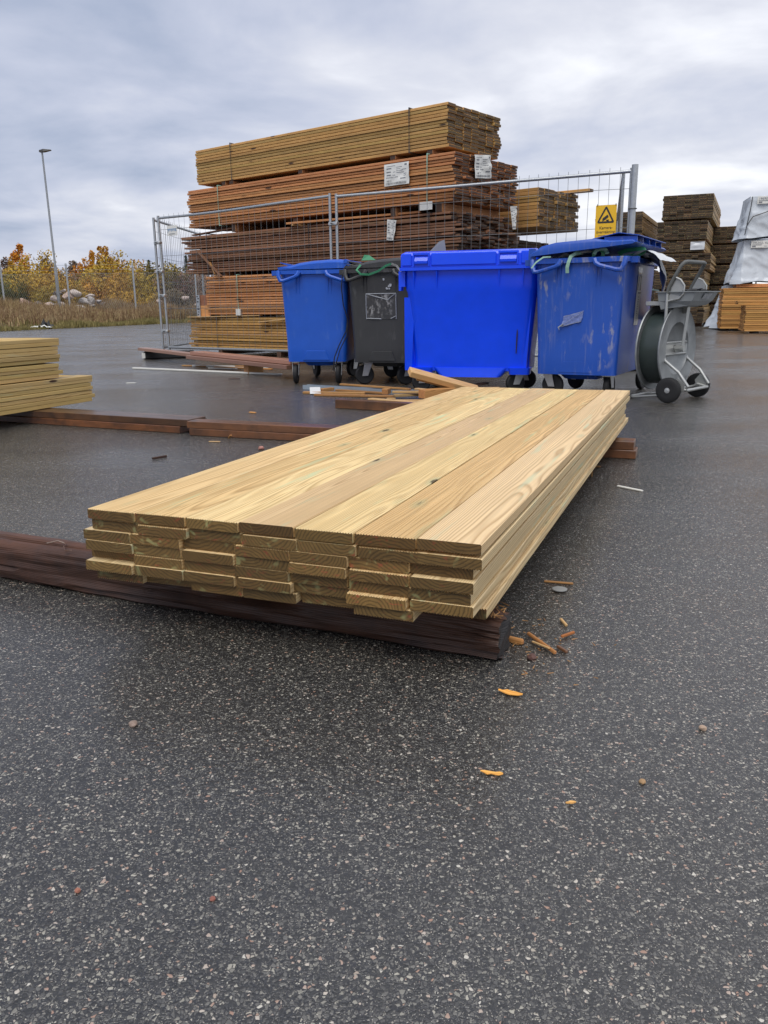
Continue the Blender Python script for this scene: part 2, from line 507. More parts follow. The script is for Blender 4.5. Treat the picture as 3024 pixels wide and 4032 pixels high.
def soil_mat():
    m, g = new_mat('rough_dry_ground')
    tc = g.n('ShaderNodeTexCoord')
    o = tc.outputs['Object']
    a = g.noise(o, 0.5, 5, 0.6).outputs[0]
    b = g.noise(o, 6.0, 4, 0.65).outputs[0]
    c = g.ramp(a, [(0.3, (0.085, 0.075, 0.035)), (0.5, (0.15, 0.115, 0.06)), (0.7, (0.12, 0.075, 0.045))])
    c = g.mix(g.m('MULTIPLY', b, 0.6), c, (0.06, 0.05, 0.025))
    finish(g, c, 0.9, 0, 0.2, b, 0.6, 0.05)
    return m


M['soil'] = soil_mat()


def leaf_mat(name, cols, rough=0.7):
    """colour varies by leaf clump position and by plant"""
    m, g = new_mat(name)
    tc = g.n('ShaderNodeTexCoord')
    oi = g.n('ShaderNodeObjectInfo')
    p = g.v('ADD', tc.outputs['Object'], g.n('ShaderNodeCombineXYZ', {0: g.m('MULTIPLY', oi.outputs['Random'], 30.0)}).outputs[0])
    a = g.noise(p, 1.1, 3, 0.6).outputs[0]
    b = g.noise(p, 9.0, 2, 0.6).outputs[0]
    x = g.m('ADD', g.m('MULTIPLY', a, 0.6), g.m('MULTIPLY', b, 0.4))
    k = len(cols)
    c = g.ramp(x, [(0.33 + 0.34 * i / (k - 1), cc) for i, cc in enumerate(cols)])
    c = g.v('MULTIPLY', c, oi.outputs['Color'])
    finish(g, c, rough, 0, 0.25)
    return m


M['leaf_orange'] = leaf_mat('orange_leaves', [(0.26, 0.10, 0.028), (0.50, 0.225, 0.03), (0.62, 0.33, 0.035), (0.36, 0.14, 0.035)])
M['leaf_yellow'] = leaf_mat('yellow_green_leaves', [(0.17, 0.125, 0.028), (0.35, 0.235, 0.042), (0.52, 0.34, 0.05), (0.27, 0.15, 0.04)])
M['leaf_green'] = leaf_mat('dull_green_leaves', [(0.06, 0.068, 0.022), (0.13, 0.125, 0.03), (0.24, 0.19, 0.035)])
M['leaf_brown'] = leaf_mat('bare_brown_twigs', [(0.12, 0.075, 0.05), (0.24, 0.16, 0.10), (0.17, 0.11, 0.08), (0.34, 0.24, 0.10)])
M['leaf_conifer'] = leaf_mat('conifer_needles', [(0.018, 0.03, 0.014), (0.035, 0.055, 0.022), (0.055, 0.07, 0.03)])
M['far_conifer'] = leaf_mat('distant_conifer', [(0.05, 0.075, 0.075), (0.07, 0.10, 0.095)])
M['grass'] = leaf_mat('dry_grass', [(0.20, 0.125, 0.065), (0.42, 0.32, 0.18), (0.17, 0.09, 0.05), (0.40, 0.31, 0.15), (0.26, 0.15, 0.08)])
M['grass_green'] = leaf_mat('low_green_grass', [(0.11, 0.105, 0.035), (0.22, 0.185, 0.07), (0.30, 0.24, 0.10)])
M['bark'] = plain('bark', (0.11, 0.085, 0.065), 0.9, var=0.4, spec=0.2)
M['rock'] = plain('blasted_granite', (0.47, 0.435, 0.41), 0.85, var=0.6, scale=3.0, bstr=0.5, spec=0.25, tint=True)
M['debris'] = plain('small_stone', (0.20, 0.16, 0.14), 0.7, var=0.4, scale=60, tint=True)
M['farhill'] = plain('forest_hill', (0.06, 0.085, 0.085), 0.95, var=0.3, scale=0.02, spec=0.1)
# ================================================================== SETTING
def gh(x, y):
    """height of the rough verge above the asphalt"""
    d = y - (30.9 + (x + 14.15) * 3.2)
    d = min(max(d, 0.0), 60.0)
    b = 0.03 + 0.012 * d
    b += min(d / 6.0, 1.0) * 0.25 * (mnoise.noise(Vector((x * 0.25, y * 0.25, 1.3))) + 0.2)
    return max(b, 0.02)


gnd = MB().grid(lambda u, v: (-2500 + 5000 * u, -2000 + 5000 * v, 0.0), 2, 2, smooth=False).build('asphalt_yard', M['asphalt'])
kind(gnd, 'structure')


def verge_pt(u, v):
    # v: along depth, u: across; left boundary far off, right boundary follows the yard's edge
    y = 27.0 + 6.0 * v + (v ** 2.2) * 140.0
    xr = -14.15 + (y - 30.9) / 3.2
    if y > 46.0:
        xr += (y - 46.0) * 2.6
    xl = -26.0 - (y - 27.0) * 1.1
    t = u
    x = xr + (xl - xr) * t
    if u < 0.001:
        return (x, y, 0.004)
    return (x, y, gh(x, y) * min(1.0, u * 30))


verge = MB().grid(verge_pt, 70, 70).build('rough_verge', M['soil'])
kind(verge, 'structure')

# far forested hill
hill = MB()
def hill_pt(u, v):
    x = -1500 + 3000 * u
    y = 650 + 500 * v
    hh = (30 + 12 * math.sin(x * 0.0045 + 1.0) + 7 * math.sin(x * 0.013)) * math.sin(math.pi * min(v * 1.15, 1.0)) * (0.9 if x < 0 else 0.6)
    return (x, y, hh)
kind(hill.grid(hill_pt, 90, 10).build('forest_hill', M['farhill']), 'structure')

# far-off conifer forest along the hill: one mass
fr = MB()
rf = random.Random(5)
for i in range(900):
    u, v = rf.random(), rf.uniform(0.1, 0.62)
    if u > 0.52 and rf.random() < 0.7:
        u *= 0.5
    x, y, z = hill_pt(u, v)
    h = rf.uniform(7, 13)
    r = h * rf.uniform(0.16, 0.24)
    a0 = rf.random() * 6
    ring0 = [(x + r * math.cos(a0 + k * 1.2566), y + r * math.sin(a0 + k * 1.2566), z - 1) for k in range(5)]
    ring1 = [(x + r * .45 * math.cos(a0 + .6 + k * 1.2566), y + r * .45 * math.sin(a0 + .6 + k * 1.2566), z + h * .55) for k in range(5)]
    fr.loft([ring0, ring1, [(x, y, z + h)] * 5])
kind(fr.build('far_forest', M['far_conifer']), 'stuff')


# ---------------------------------------------------------------- trees
def leafy(mb, c, rx, rz_, n, size, r, up=0.0):
    """n leaf quads scattered through an ellipsoid shell volume"""
    for _ in range(n):
        while True:
            p = Vector((r.uniform(-1, 1), r.uniform(-1, 1), r.uniform(-1, 1)))
            if 0.25 < p.length < 1:
                break
        p = Vector((c[0] + p.x * rx, c[1] + p.y * rx, c[2] + p.z * rz_))
        s = size * r.uniform(0.6, 1.5)
        a = Vector((r.gauss(0, 1), r.gauss(0, 1), r.gauss(0, 0.7) + up)).normalized() * s
        b = a.cross(Vector((r.gauss(0, 1), r.gauss(0, 1), r.gauss(0, 1)))).normalized() * s * 0.6
        mb.add([p - a, p + b, p + a, p - b], [(0, 1, 2, 3)])


def tree(loc, h, mat, seed, label, spread=0.2, nl=1300, leaf=0.16, group='autumn trees behind the mesh fence', bare=0.0, col=(1, 1, 1)):
    r = random.Random(seed)
    t = thing('birch_tree', label, 'tree', loc, 0, group)
    tr, cr = MB(), MB()
    lean = Vector((r.uniform(-.04, .04) * h, r.uniform(-.04, .04) * h, 0))
    tr.tube([Vector((0, 0, -0.2)), Vector((0, 0, h * .35)) + lean * .4, Vector((0, 0, h * .7)) + lean * .8, Vector((0, 0, h * 0.98)) + lean],
            [h * .014, h * .011, h * .006, h * .0015], 6)
    nb = 16
    for i in range(nb):
        f = 0.22 + 0.74 * i / nb + r.uniform(-.02, .02)
        a = r.uniform(0, 6.28)
        ln = h * spread * (1.15 - 0.85 * f) * r.uniform(0.7, 1.3)
        b0 = Vector((0, 0, h * f)) + lean * f
        d = Vector((math.cos(a), math.sin(a), r.uniform(0.5, 1.2)))
        b1, b2 = b0 + d * ln * .5, b0 + d * ln + Vector((0, 0, ln * .15))
        tr.tube([b0, b1, b2], [h * .0045, h * .003, h * .001], 4)
        k = int(nl / nb * (1.2 - 0.6 * f) * r.uniform(0.4, 1.5) * (1 - bare))
        cc = b0.lerp(b2, 0.62)
        leafy(cr, cc, ln * .55, ln * .5 + .18, k, leaf, r, 0.3)
        leafy(cr, b2, ln * .28, ln * .3, int(k * .3), leaf * .8, r, 0.3)
    tr.build('trunk', M['bark'], t)
    cr.build('crown', mat, t, color=col)
    return t


def conifer(loc, h, seed, label):
    r = random.Random(seed)
    t = thing('spruce_tree', label, 'tree', loc, 0, 'spruces behind the mesh fence')
    MB().tube([(0, 0, -.2), (0, 0, h)], [h * .016, h * .002], 6).build('trunk', M['bark'], t)
    cr = MB()
    for i in range(1100):
        f = r.random() ** 0.8
        rr = h * .19 * (1 - f) * math.sqrt(r.uniform(.15, 1)) + .06
        a = r.uniform(0, 6.28)
        p = Vector((rr * math.cos(a), rr * math.sin(a), h * (.08 + .92 * f) - rr * .25))
        d = Vector((math.cos(a), math.sin(a), -.25)) * h * .035
        s = Vector((-math.sin(a), math.cos(a), 0)) * h * .013
        cr.add([p - d, p + s, p + d, p - s], [(0, 1, 2, 3)])
    cr.build('crown', M['leaf_conifer'], t)
    return t


def at(xr, Y):
    """x for a horizontal picture position given as tangent"""
    return xr * Y


ORD0 = 'first second third fourth fifth sixth seventh eighth ninth tenth eleventh twelfth thirteenth fourteenth fifteenth sixteenth seventeenth eighteenth nineteenth twentieth twenty-first twenty-second twenty-third twenty-fourth twenty-fifth twenty-sixth'.split()
TH = 0.57
tree_rows = [  # tan(x), distance, height, material, bare, label
    (-0.462, 74, 8.6, 'leaf_orange', 0.1, 'tall narrow orange birch, leftmost behind the mesh fence'),
    (-0.425, 72, 9.4, 'leaf_orange', 0.0, 'broad golden orange birch behind the mesh fence, left of the lamp post'),
    (-0.394, 80, 8.4, 'leaf_brown', 0.3, 'half bare reddish brown tree behind the fence, second left of the lamp post'),
    (-0.362, 82, 7.8, 'leaf_brown', 0.35, 'thin half bare tree behind the fence, just left of the lamp post'),
    (-0.345, 74, 8.3, 'leaf_orange', 0.25, 'reddish orange birch just behind the lamp post'),
    (-0.328, 73, 8.9, 'leaf_orange', 0.3, 'airy orange birch between the lamp post and the fence post'),
    (-0.302, 90, 4.8, 'leaf_orange', 0.0, 'low orange tree just right of the fence post with wires'),
    (-0.237, 88, 5.6, 'leaf_orange', 0.0, 'low orange tree beside the dark spruce'),
    (-0.214, 88, 7.0, 'leaf_orange', 0.0, 'bright orange birch right of the dark spruce'),
    (-0.190, 88, 7.4, 'leaf_orange', 0.0, 'pointed orange birch right of the second fence post'),
    (-0.176, 92, 6.2, 'leaf_orange', 0.0, 'rounded orange tree behind the gap before the steel fence'),
    (-0.155, 95, 5.2, 'leaf_orange', 0.1, 'small orange tree close to the steel fence posts'),
    (-0.118, 92, 7.4, 'leaf_orange', 0.05, 'orange tree seen through the steel mesh, left of two'),
    (-0.098, 92, 6.6, 'leaf_orange', 0.0, 'golden tree seen through the steel mesh, right of two'),
    (-0.075, 90, 7.6, 'leaf_brown', 0.4, 'bare brownish tree at the left end of the timber pile'),
]
for i, (tx, Y, h, mt, ba, lb) in enumerate(tree_rows):
    x = tx * Y
    tree((x, Y, gh(x, Y) if Y < 110 else 1.0), h * TH, M[mt], 100 + i, lb, 0.21, 3000, 0.085, None, ba,
         (RND.uniform(.85, 1.15), RND.uniform(.85, 1.1), 1))
for i in range(26):
    tx = -.475 + .41 * i / 25 + RND.uniform(-.006, .006)
    Y = RND.uniform(69, 86)
    x = tx * Y
    tree((x, Y, gh(x, Y)), RND.uniform(2.9, 4.2) if tx < -.3 else RND.uniform(2.4, 3.3), M[RND.choice(('leaf_orange', 'leaf_orange', 'leaf_orange', 'leaf_brown', 'leaf_yellow'))], 300 + i, '%s low bushy autumn tree from the left in the band behind the mesh fence' % ORD0[i], .25, 1700, .085,
         None, .1, (RND.uniform(.85, 1.15), RND.uniform(.8, 1.05), 1))
for tx, Y, h, sd_, lb in ((-0.273, 105, 9.3, 3, 'lone spruce standing on the skyline right of the wired fence post'),
                          (-0.229, 80, 7.6, 4, 'dark green spruce between the orange trees, right of two'),
                          (-0.243, 84, 6.4, 6, 'smaller dull green spruce left of the dark one')):
    conifer((tx * Y, Y, gh(tx * Y, Y)), h * .62, sd_, lb)


# ---------------------------------------------------------------- shrubs behind the mesh fence
def make_shrub(name, mat, seed, h, n, leaf, stems=9):
    r = random.Random(seed)
    st, cr = MB(), MB()
    for i in range(stems):
        a, l = r.uniform(0, 6.28), r.uniform(.5, 1.0) * h
        d = Vector((math.cos(a) * .34, math.sin(a) * .34, 1)).normalized()
        b0 = Vector((math.cos(a) * .2, math.sin(a) * .2, -.1))
        b2 = b0 + d * l
        st.tube([b0, b0.lerp(b2, .5) + Vector((0, 0, .05)), b2], [.016, .011, .004], 4)
        for q in range(4):
            c = b0.lerp(b2, .35 + .2 * q)
            leafy(cr, c, h * .17, h * .15, n // (stems * 4), leaf, r, 0.8)
    sm, cm = st.mesh('shrub_stem', M['bark']), cr.mesh('shrub_leaves', mat)
    return sm, cm


shrub_kinds = {
    'green': make_shrub('green', M['leaf_green'], 1, 2.3, 3900, 0.053),
    'yellow': make_shrub('yellow', M['leaf_yellow'], 2, 2.4, 3900, 0.053),
    'brown': make_shrub('brown', M['leaf_brown'], 3, 2.1, 4420, 0.046, 14),
    'gold': make_shrub('gold', M['leaf_yellow'], 8, 2.0, 3120, 0.050),
}
shrub_label = {'green': 'dull green shrub', 'yellow': 'yellowing shrub',
               'brown': 'leafless brown shrub', 'gold': 'low golden shrub'}
shr = [(-.475, 55, 'gold', .85), (-.462, 58, 'green', 1.15), (-.448, 57, 'green', 1.25), (-.437, 54, 'green', 1.0), (-.424, 56, 'yellow', 1.05), (-.412, 55, 'yellow', 1.2),
       (-.398, 54, 'gold', 1.0), (-.388, 58, 'yellow', 1.2), (-.374, 56, 'yellow', 1.05), (-.362, 55, 'gold', 1.0), (-.352, 60, 'yellow', 1.25),
       (-.335, 58, 'yellow', 1.25), (-.318, 59, 'yellow', 1.35), (-.302, 57, 'yellow', 1.3), (-.288, 58, 'green', 1.25), (-.272, 57, 'yellow', 1.4), (-.258, 58, 'yellow', 1.3),
       (-.31, 52, 'gold', .75), (-.28, 53, 'gold', .8), (-.246, 57, 'brown', 1.4), (-.232, 56, 'green', 1.3), (-.222, 55, 'brown', 1.4), (-.208, 56, 'brown', 1.5), (-.196, 54, 'brown', 1.45),
       (-.186, 56, 'brown', 1.5), (-.175, 54, 'brown', 1.3), (-.235, 52, 'brown', .9), (-.205, 52, 'brown', 1.0), (-.165, 55, 'brown', 1.45), (-.152, 54, 'yellow', 1.1),
       (-.139, 55, 'brown', 1.4), (-.127, 54, 'yellow', 1.4), (-.114, 55, 'yellow', 1.6), (-.103, 54, 'yellow', 1.55), (-.092, 54, 'yellow', 1.3), (-.145, 51, 'brown', .9),
       (-.118, 51, 'gold', 1.0), (-.255, 52, 'brown', .8), (-.185, 51, 'brown', .9), (-.08, 54, 'green', 1.2),
       (-.44, 63, 'brown', 1.7), (-.41, 64, 'yellow', 1.8), (-.38, 65, 'brown', 1.8), (-.345, 65, 'brown', 1.7), (-.32, 66, 'yellow', 1.7), (-.285, 66, 'yellow', 1.7), (-.255, 65, 'green', 1.7),
       (-.225, 65, 'brown', 1.7), (-.2, 66, 'brown', 1.8), (-.17, 66, 'brown', 1.7), (-.14, 65, 'brown', 1.7), (-.11, 65, 'yellow', 1.8)]
ORD_ = 'first second third fourth fifth sixth seventh eighth ninth tenth eleventh twelfth thirteenth fourteenth fifteenth sixteenth seventeenth eighteenth nineteenth twentieth twenty-first twenty-second twenty-third'.split()
for i, (tx, Y, k, s) in enumerate(shr):
    x = tx * Y
    rank = sorted(q[0] for q in shr if q[2] == k and (q[1] > 60) == (Y > 60)).index(tx)
    t = thing('willow_shrub', shrub_label[k] + ', %s of its kind from the left in the %s row' % (ORD_[rank], 'back' if Y > 60 else 'front'), 'shrub', (x, Y, gh(x, Y)), RND.uniform(0, 6.28), k + ' shrubs in the scrub')
    t.scale = (s * RND.uniform(.95, 1.25), s * RND.uniform(.95, 1.25), s * RND.uniform(.85, 1.08))
    link('stem', shrub_kinds[k][0], t)
    link('foliage', shrub_kinds[k][1], t, color=(RND.uniform(.85, 1.2), RND.uniform(.85, 1.12), 1.0))

# ---------------------------------------------------------------- grass (nobody could count the blades)
def grass_mass(name, mat, n, hmin, hmax, wmin, wmax, region, seed):
    r = random.Random(seed)
    mb = MB()
    vs, fs = [], []
    k = 0
    while k < n:
        p = region(r)
        if p is None:
            continue
        x, y = p
        z = gh(x, y) - .03
        h, wd = r.uniform(hmin, hmax) * (.55 + 1.1 * max(0, .5 + mnoise.noise(Vector((x * .55, y * .35, seed))))), r.uniform(wmin, wmax)
        a = r.uniform(0, 3.14)
        dx, dy = math.cos(a) * wd, math.sin(a) * wd
        lx, ly = r.gauss(0, .14) * h, r.gauss(0, .14) * h
        o = len(vs)
        vs += [(x - dx, y - dy, z), (x + dx, y + dy, z), (x + lx * .5 + dx * .7, y + ly * .5 + dy * .7, z + h * .6), (x + lx * .5 - dx * .7, y + ly * .5 - dy * .7, z + h * .6), (x + lx, y + ly, z + h)]
        fs += [(o, o + 1, o + 2, o + 3), (o + 3, o + 2, o + 4)]
        k += 1
    mb.add(vs, fs)
    return kind(mb.build(name, mat), 'stuff')


def reg_dry(r):
    y = 30 + 22 * math.sqrt(r.random())
    d = r.random() ** 1.0 * 17
    x = -14.15 + (y - 30.9) / 3.2 - 0.9 - d
    if y > 46:
        x += (y - 46) * 2.0
    if x < -y * .5 or x > -y * .06:
        return None
    return x, y


def reg_edge(r):
    y = 29.5 + 18 * r.random()
    d = abs(r.gauss(0, .9))
    return -14.15 + (y - 30.9) / 3.2 - d - .05, y


def reg_back(r):
    y = r.uniform(46.2, 49.5)
    x = r.uniform(-9.5, 2.5)
    return x, y


grass_mass('dry_grass', M['grass'], 30000, .25, .72, .012, .030, reg_dry, 21)
grass_mass('low_grass', M['grass_green'], 9000, .06, .22, .012, .03, reg_edge, 22)
grass_mass('dry_grass', M['grass'], 4000, .25, .6, .012, .03, reg_back, 23)

# ---------------------------------------------------------------- boulders
def boulder(loc, s, seed, label, col=(1, 1, 1)):
    r = random.Random(seed)
    bm = bmesh.new()
    bmesh.ops.create_icosphere(bm, subdivisions=3, radius=1.0)
    planes = [(Vector((r.gauss(0, 1), r.gauss(0, 1), r.gauss(0, 1))).normalized(), r.uniform(.38, .8)) for _ in range(9)]
    for v in bm.verts:
        for nrm, d in planes:
            k = v.co.dot(nrm)
            if k > d:
                v.co -= nrm * (k - d)
        v.co *= 1 + .05 * mnoise.noise(v.co * 3 + Vector((seed, 0, 0)))
    me = bpy.data.meshes.new('boulder')
    bm.to_mesh(me)
    bm.free()
    me.materials.append(M['rock'])
    o = link('boulder', me, None, loc, r.uniform(0, 6.28), col)
    o.scale = s
    tag(o, label, 'boulder', 'boulders heaped behind the mesh fence')


ORDS = ('first second third fourth fifth sixth seventh eighth ninth tenth eleventh twelfth thirteenth fourteenth fifteenth sixteenth seventeenth eighteenth nineteenth twentieth '
        'twenty-first twenty-second twenty-third twenty-fourth twenty-fifth twenty-sixth twenty-seventh twenty-eighth twenty-ninth thirtieth thirty-first thirty-second thirty-third thirty-fourth').split()
bl_lab = 'grey blasted boulder in the heap behind the mesh fence'
rb = random.Random(9)
heap = []
for i in range(34):
    f = rb.random()
    x = -19.8 + 5.3 * f + rb.uniform(-.3, .3)
    top = 1.75 * math.exp(-((f - .38) / .33) ** 2)
    z = .62 + rb.random() * top * .85
    s = rb.uniform(.17, .36)
    cc = rb.choice([(1, 1, 1), (1.1, 1.02, .98), (.75, .74, .75), (.4, .37, .35), (1.15, .95, .85)])
    boulder((x, 48.6 + rb.uniform(-.6, .9), z), (s * rb.uniform(1, 1.6), s, s * rb.uniform(.55, .9)), 40 + i, 'B', cc); heap.append(COL.objects[-1])
for i, o in enumerate(sorted(heap, key=lambda q: q.location.x)):
    o['label'] = '%s boulder in the heap behind the mesh fence, %s from the left' % ('dark grey' if o.color[0] < .7 else 'reddish grey' if o.color[0] > 1.12 else 'pale grey' if o.color[0] > .9 else 'mid grey', ORDS[i])
boulder((-20.6, 49.0, 1.0), (.72, .6, .55), 90, 'large pinkish boulder lying alone left of the boulder heap', (1.25, .95, .8))
boulder((-21.3, 48.4, .62), (1.3, .4, .16), 91, 'long pale flat stone slab left of the boulder heap', (1.4, 1.35, 1.3))
boulder((-22.6, 49.0, .85), (.9, .5, .4), 92, 'brownish stone at the far left of the verge', (.75, .65, .6))
for i, (x, z) in enumerate(((-13.2, 1.1), (-12.6, .8), (-11.6, 1.3), (-14.0, .6), (-10.9, .9))):
    boulder((x, 50, z), (.28, .25, .2), 95 + i, 'small pale stone in the scrub right of the boulder heap, %s from the left' % ORDS[(3, 2, 1, 4, 0)[i]] if 0 else 'small pale stone in the scrub right of the boulder heap, %s from the left' % ORDS[(1, 2, 3, 0, 4)[i]], (1.2, 1.05, 1.0))

# ---------------------------------------------------------------- lamp post
t = thing('lamp_post', 'tall slim grey street lamp post rising above the autumn trees', 'lamp post', (-17.7, 46.2, 0.05))
MB().tube([(0, 0, 0), (0, 0, 2.9), (0, 0, 3.0), (-.05, 0, 8.75)], [.085, .085, .058, .045], 10).build('pole', M['galv_dull'], t)
lh = MB().loft([[(-.18, -.1, 8.72), (-.18, .1, 8.72), (-.18, .07, 8.82), (-.18, -.07, 8.82)], [(.05, -.14, 8.73), (.05, .14, 8.73), (.05, .1, 8.87), (.05, -.1, 8.87)],
                [(.42, -.1, 8.80), (.42, .1, 8.80), (.42, .07, 8.84), (.42, -.07, 8.84)]], True, True).build('lamp_head', M['blackpl'], t)
MB().cyl((0, 0, 3.0), (0, 0, 2.8), .075, 10).build('joint_collar', M['galv_dull'], t)

# ---------------------------------------------------------------- chain link fence
t = thing('chain_link_fence', 'tall chain link fence with steel posts and barbed wire along the verge', 'fence', (0, 46, 0))
FX = [-24.0, -20.6, -17.05, -13.45, -10.1, -6.7, -3.3]
for i, x in enumerate(FX):
    b = gh(x, 46)
    p = MB().tube([(x, 0, b - .1), (x, 0, 2.95), (x, 0, 3.15)], [.05, .05, .05], 8).build('post', M['galv'], t)
    MB().box((x - .03, -.09, 2.93), (x + .03, -.05, 3.12)).build('wire_bracket', M['zinc'], p)
wm = MB()
def strand(p, q, r_=.0045):
    wm.tube([p, q], r_, 3, cap=False, smooth=False)
top, bot, sp, sl = 2.62, .12, .115, .62
hh = top - bot
for i in range(int((FX[-1] - FX[0]) / sp) + 14):
    x0 = FX[0] + (i - 13) * sp
    for sg in (1, -1):
        a, b_ = (x0, bot), (x0 + hh * sl, top)
        if sg < 0:
            a, b_ = (x0 + hh * sl, bot), (x0, top)
        lo, hi = sorted((a[0], b_[0]))
        if lo < FX[0] or hi > FX[-1]:
            continue
        strand((a[0], .052 * sg * .1, a[1]), (b_[0], .052 * sg * .1, b_[1]), .0065 if sg > 0 else .003)
for z in (.14, 2.62):
    strand((FX[0], 0, z), (FX[-1], 0, z), .006)
kind(wm.build('wire_mesh', M['galv'], t), 'stuff')
for z in (2.80, 3.06):
    MB().tube([(FX[0], -.08, z), (FX[-1], -.08, z)], .007, 4).build('barbed_wire', M['wire'], t)
# litter by the kerb
lt = MB().grid(lambda u, v: (-.45 + .9 * u, -.2 + .4 * v, .03 + .22 * abs(mnoise.noise(Vector((u * 5, v * 4, 2)))) * math.sin(3.14 * u)), 10, 5, smooth=False)
tag(lt.build('litter_sheet', M['white'], None, (-13.75, 33.6, 0.04), .3), 'crumpled white plastic litter at the edge of the asphalt', 'litter')
lt = MB().grid(lambda u, v: (-.3 + .6 * u, -.2 + .4 * v, .03 + .42 * abs(mnoise.noise(Vector((u * 4, v * 4, 7)))) * math.sin(3.14 * u)), 8, 5, smooth=False)
tag(lt.build('litter_bag', M['blackpl'], None, (-13.75, 34.2, 0.06), .1), 'black plastic rubbish lying behind the white litter on the verge', 'litter')
# ================================================================== TIMBER
_pm = {}
def plank_mesh(L, W, T, mat, c=0.003, name='plank'):
    key = (round(L, 3), round(W, 4), round(T, 4), mat.name, c)
    if key not in _pm:
        _pm[key] = MB().cbox((-L / 2, -W / 2, -T / 2), (L / 2, W / 2, T / 2), c).mesh(name, mat)
    return _pm[key]


def tint(r, lo=.82, hi=1.15, hue=.05):
    b = r.uniform(lo, hi)
    return (b * (1 + r.uniform(-hue, hue)), b, b * (1 + r.uniform(-hue, hue)))


def bundle(label, origin, rz, L, W, H, nr, nc, mat, seed, endj=.03, endl=.05, facej=.006, gapz=.10, group=None, tilt=0.0, straps=(), strap_mat='strap',
           name='lumber_bundle', lo=.8, hi=1.15, per_row=None, only_front=False, skew=0.0):
    """strapped pack of sawn boards; local X along the boards, Y to the back, origin at the front left bottom corner"""
    r = random.Random(seed)
    t = thing(name, label, 'lumber bundle', origin, rz, group)
    dz, dy = H / nr, W / nc
    me = plank_mesh(L, dy - .004, dz * (1 - gapz), mat, min(.004, dz * .1))
    for i in range(nr):
        rx = r.uniform(-endj, endj)
        rt = r.uniform(.80, 1.18)
        ry = r.uniform(-facej, facej)
        for j in range(nc):
            ex = rx + (r.uniform(-endj, endj) if r.random() < .75 else r.uniform(-endl, endl))
            fy = ry + (r.uniform(-facej, facej) if j in (0, nc - 1) else r.uniform(-.001, .001))
            o = link('plank', me, t, (L / 2 + ex + skew * i, (j + .5) * dy + fy, (i + .5) * dz + r.uniform(-.3, .3) * dz * gapz), 0, tuple(q * rt for q in tint(r, lo, hi, .07)))
            o.rotation_euler = (r.choice((0, math.pi)) , r.uniform(-tilt, tilt), math.pi * r.choice((0, 1)) + (r.uniform(-tilt, tilt) if j == 0 else 0) * .4)
    for x in straps:
        s = MB()
        e, wd = .012 + facej * 2, .016
        s.tube([(x, -e, -.004), (x, -e, H + .006), (x, W + e, H + .006), (x, W + e, -.004)], .009, 6, closed=True, smooth=False)
        s.build('strap', M[strap_mat], t)
    return t


def sheet(parent, loc, wd, ht, axis='front', name='label_sheet', crumple=.022, seed=1, bars=True, text=None, roty=0.0, taper=0.0):
    """printed paper stapled to a pack: white sheet with print lines as sub-parts"""
    r = random.Random(seed)
    def f(u, v, off=0.0):
        x = (u - .5) * wd * (1 - taper * (1 - v))
        z = (v - .5) * ht
        y = -.012 - off - crumple * (mnoise.noise(Vector((u * 3 + seed, v * 3, seed))) + .6) * (0.4 + u)
        return (x, y, z)
    o = MB().grid(lambda u, v: f(u, v), 10, 10).build(name, M['white'], parent, loc)
    rot = 0 if axis == 'front' else rad(90)
    o.rotation_euler = (0, roty, rot)
    if bars:
        b = MB()
        rows = [(.1, .45, .88, .02), (.1, .3, .76, .05), (.5, .72, .8, .02), (.5, .66, .72, .02), (.5, .75, .64, .02), (.1, .28, .6, .05), (.36, .46, .6, .02), (.5, .8, .56, .02),
                (.1, .28, .46, .05), (.35, .45, .46, .02), (.08, .55, .36, .03), (.66, .86, .26, .05), (.82, .92, .86, .07), (.7, .9, .68, .02), (.78, .9, .48, .02), (.78, .88, .4, .02)]
        for u0, u1, v, h in rows:
            q = [f(u0, v, .0025), f(u1, v, .0025), f(u1, v + h, .0025), f(u0, v + h, .0025)]
            b.add(q, [(0, 1, 2, 3)])
        u = .08
        while u < .9:
            du = r.uniform(.006, .02)
            q = [f(u, .05, .0025), f(u + du, .05, .0025), f(u + du, .14, .0025), f(u, .14, .0025)]
            b.add(q, [(0, 1, 2, 3)])
            u += du + r.uniform(.008, .022)
        kind(b.build('print', M['ink'], o), 'stuff')
    if text:
        p = f(.1, .18, .006)
        letters('lettering', text, M['ink'], ht * .11, o, p, (rad(90), 0, 0))
    return o


def letters(name, body, mat, size, parent, loc, rot, align='LEFT', thick=.0008):
    cu = bpy.data.curves.new(name, 'FONT')
    cu.body = body
    cu.size = size
    cu.align_x = align
    cu.extrude = thick
    cu.resolution_u = 3
    tmp = bpy.data.objects.new('tmp', cu)
    COL.objects.link(tmp)
    dg = bpy.context.evaluated_depsgraph_get()
    me = bpy.data.meshes.new_from_object(tmp.evaluated_get(dg))
    bpy.data.objects.remove(tmp)
    bpy.data.curves.remove(cu)
    me.materials.clear()
    me.materials.append(mat)
    o = link(name, me, parent, loc)
    o.rotation_euler = rot
    return o


ORD = ['first', 'second', 'third', 'fourth', 'fifth', 'sixth', 'seventh', 'eighth', 'ninth', 'tenth', 'eleventh', 'twelfth', 'thirteenth', 'fourteenth', 'fifteenth', 'sixteenth',
       'seventeenth', 'eighteenth', 'nineteenth', 'twentieth', 'twenty-first', 'twenty-second', 'twenty-third']


# ---------------------------------------------------------------- big timber pile (five packs)
PX, PY, PR = -2.95, 14.03, math.atan2(-.629, .777)
def pile(x, y=0.0):
    return (PX + .777 * x + .629 * y, PY - .629 * x + .777 * y)


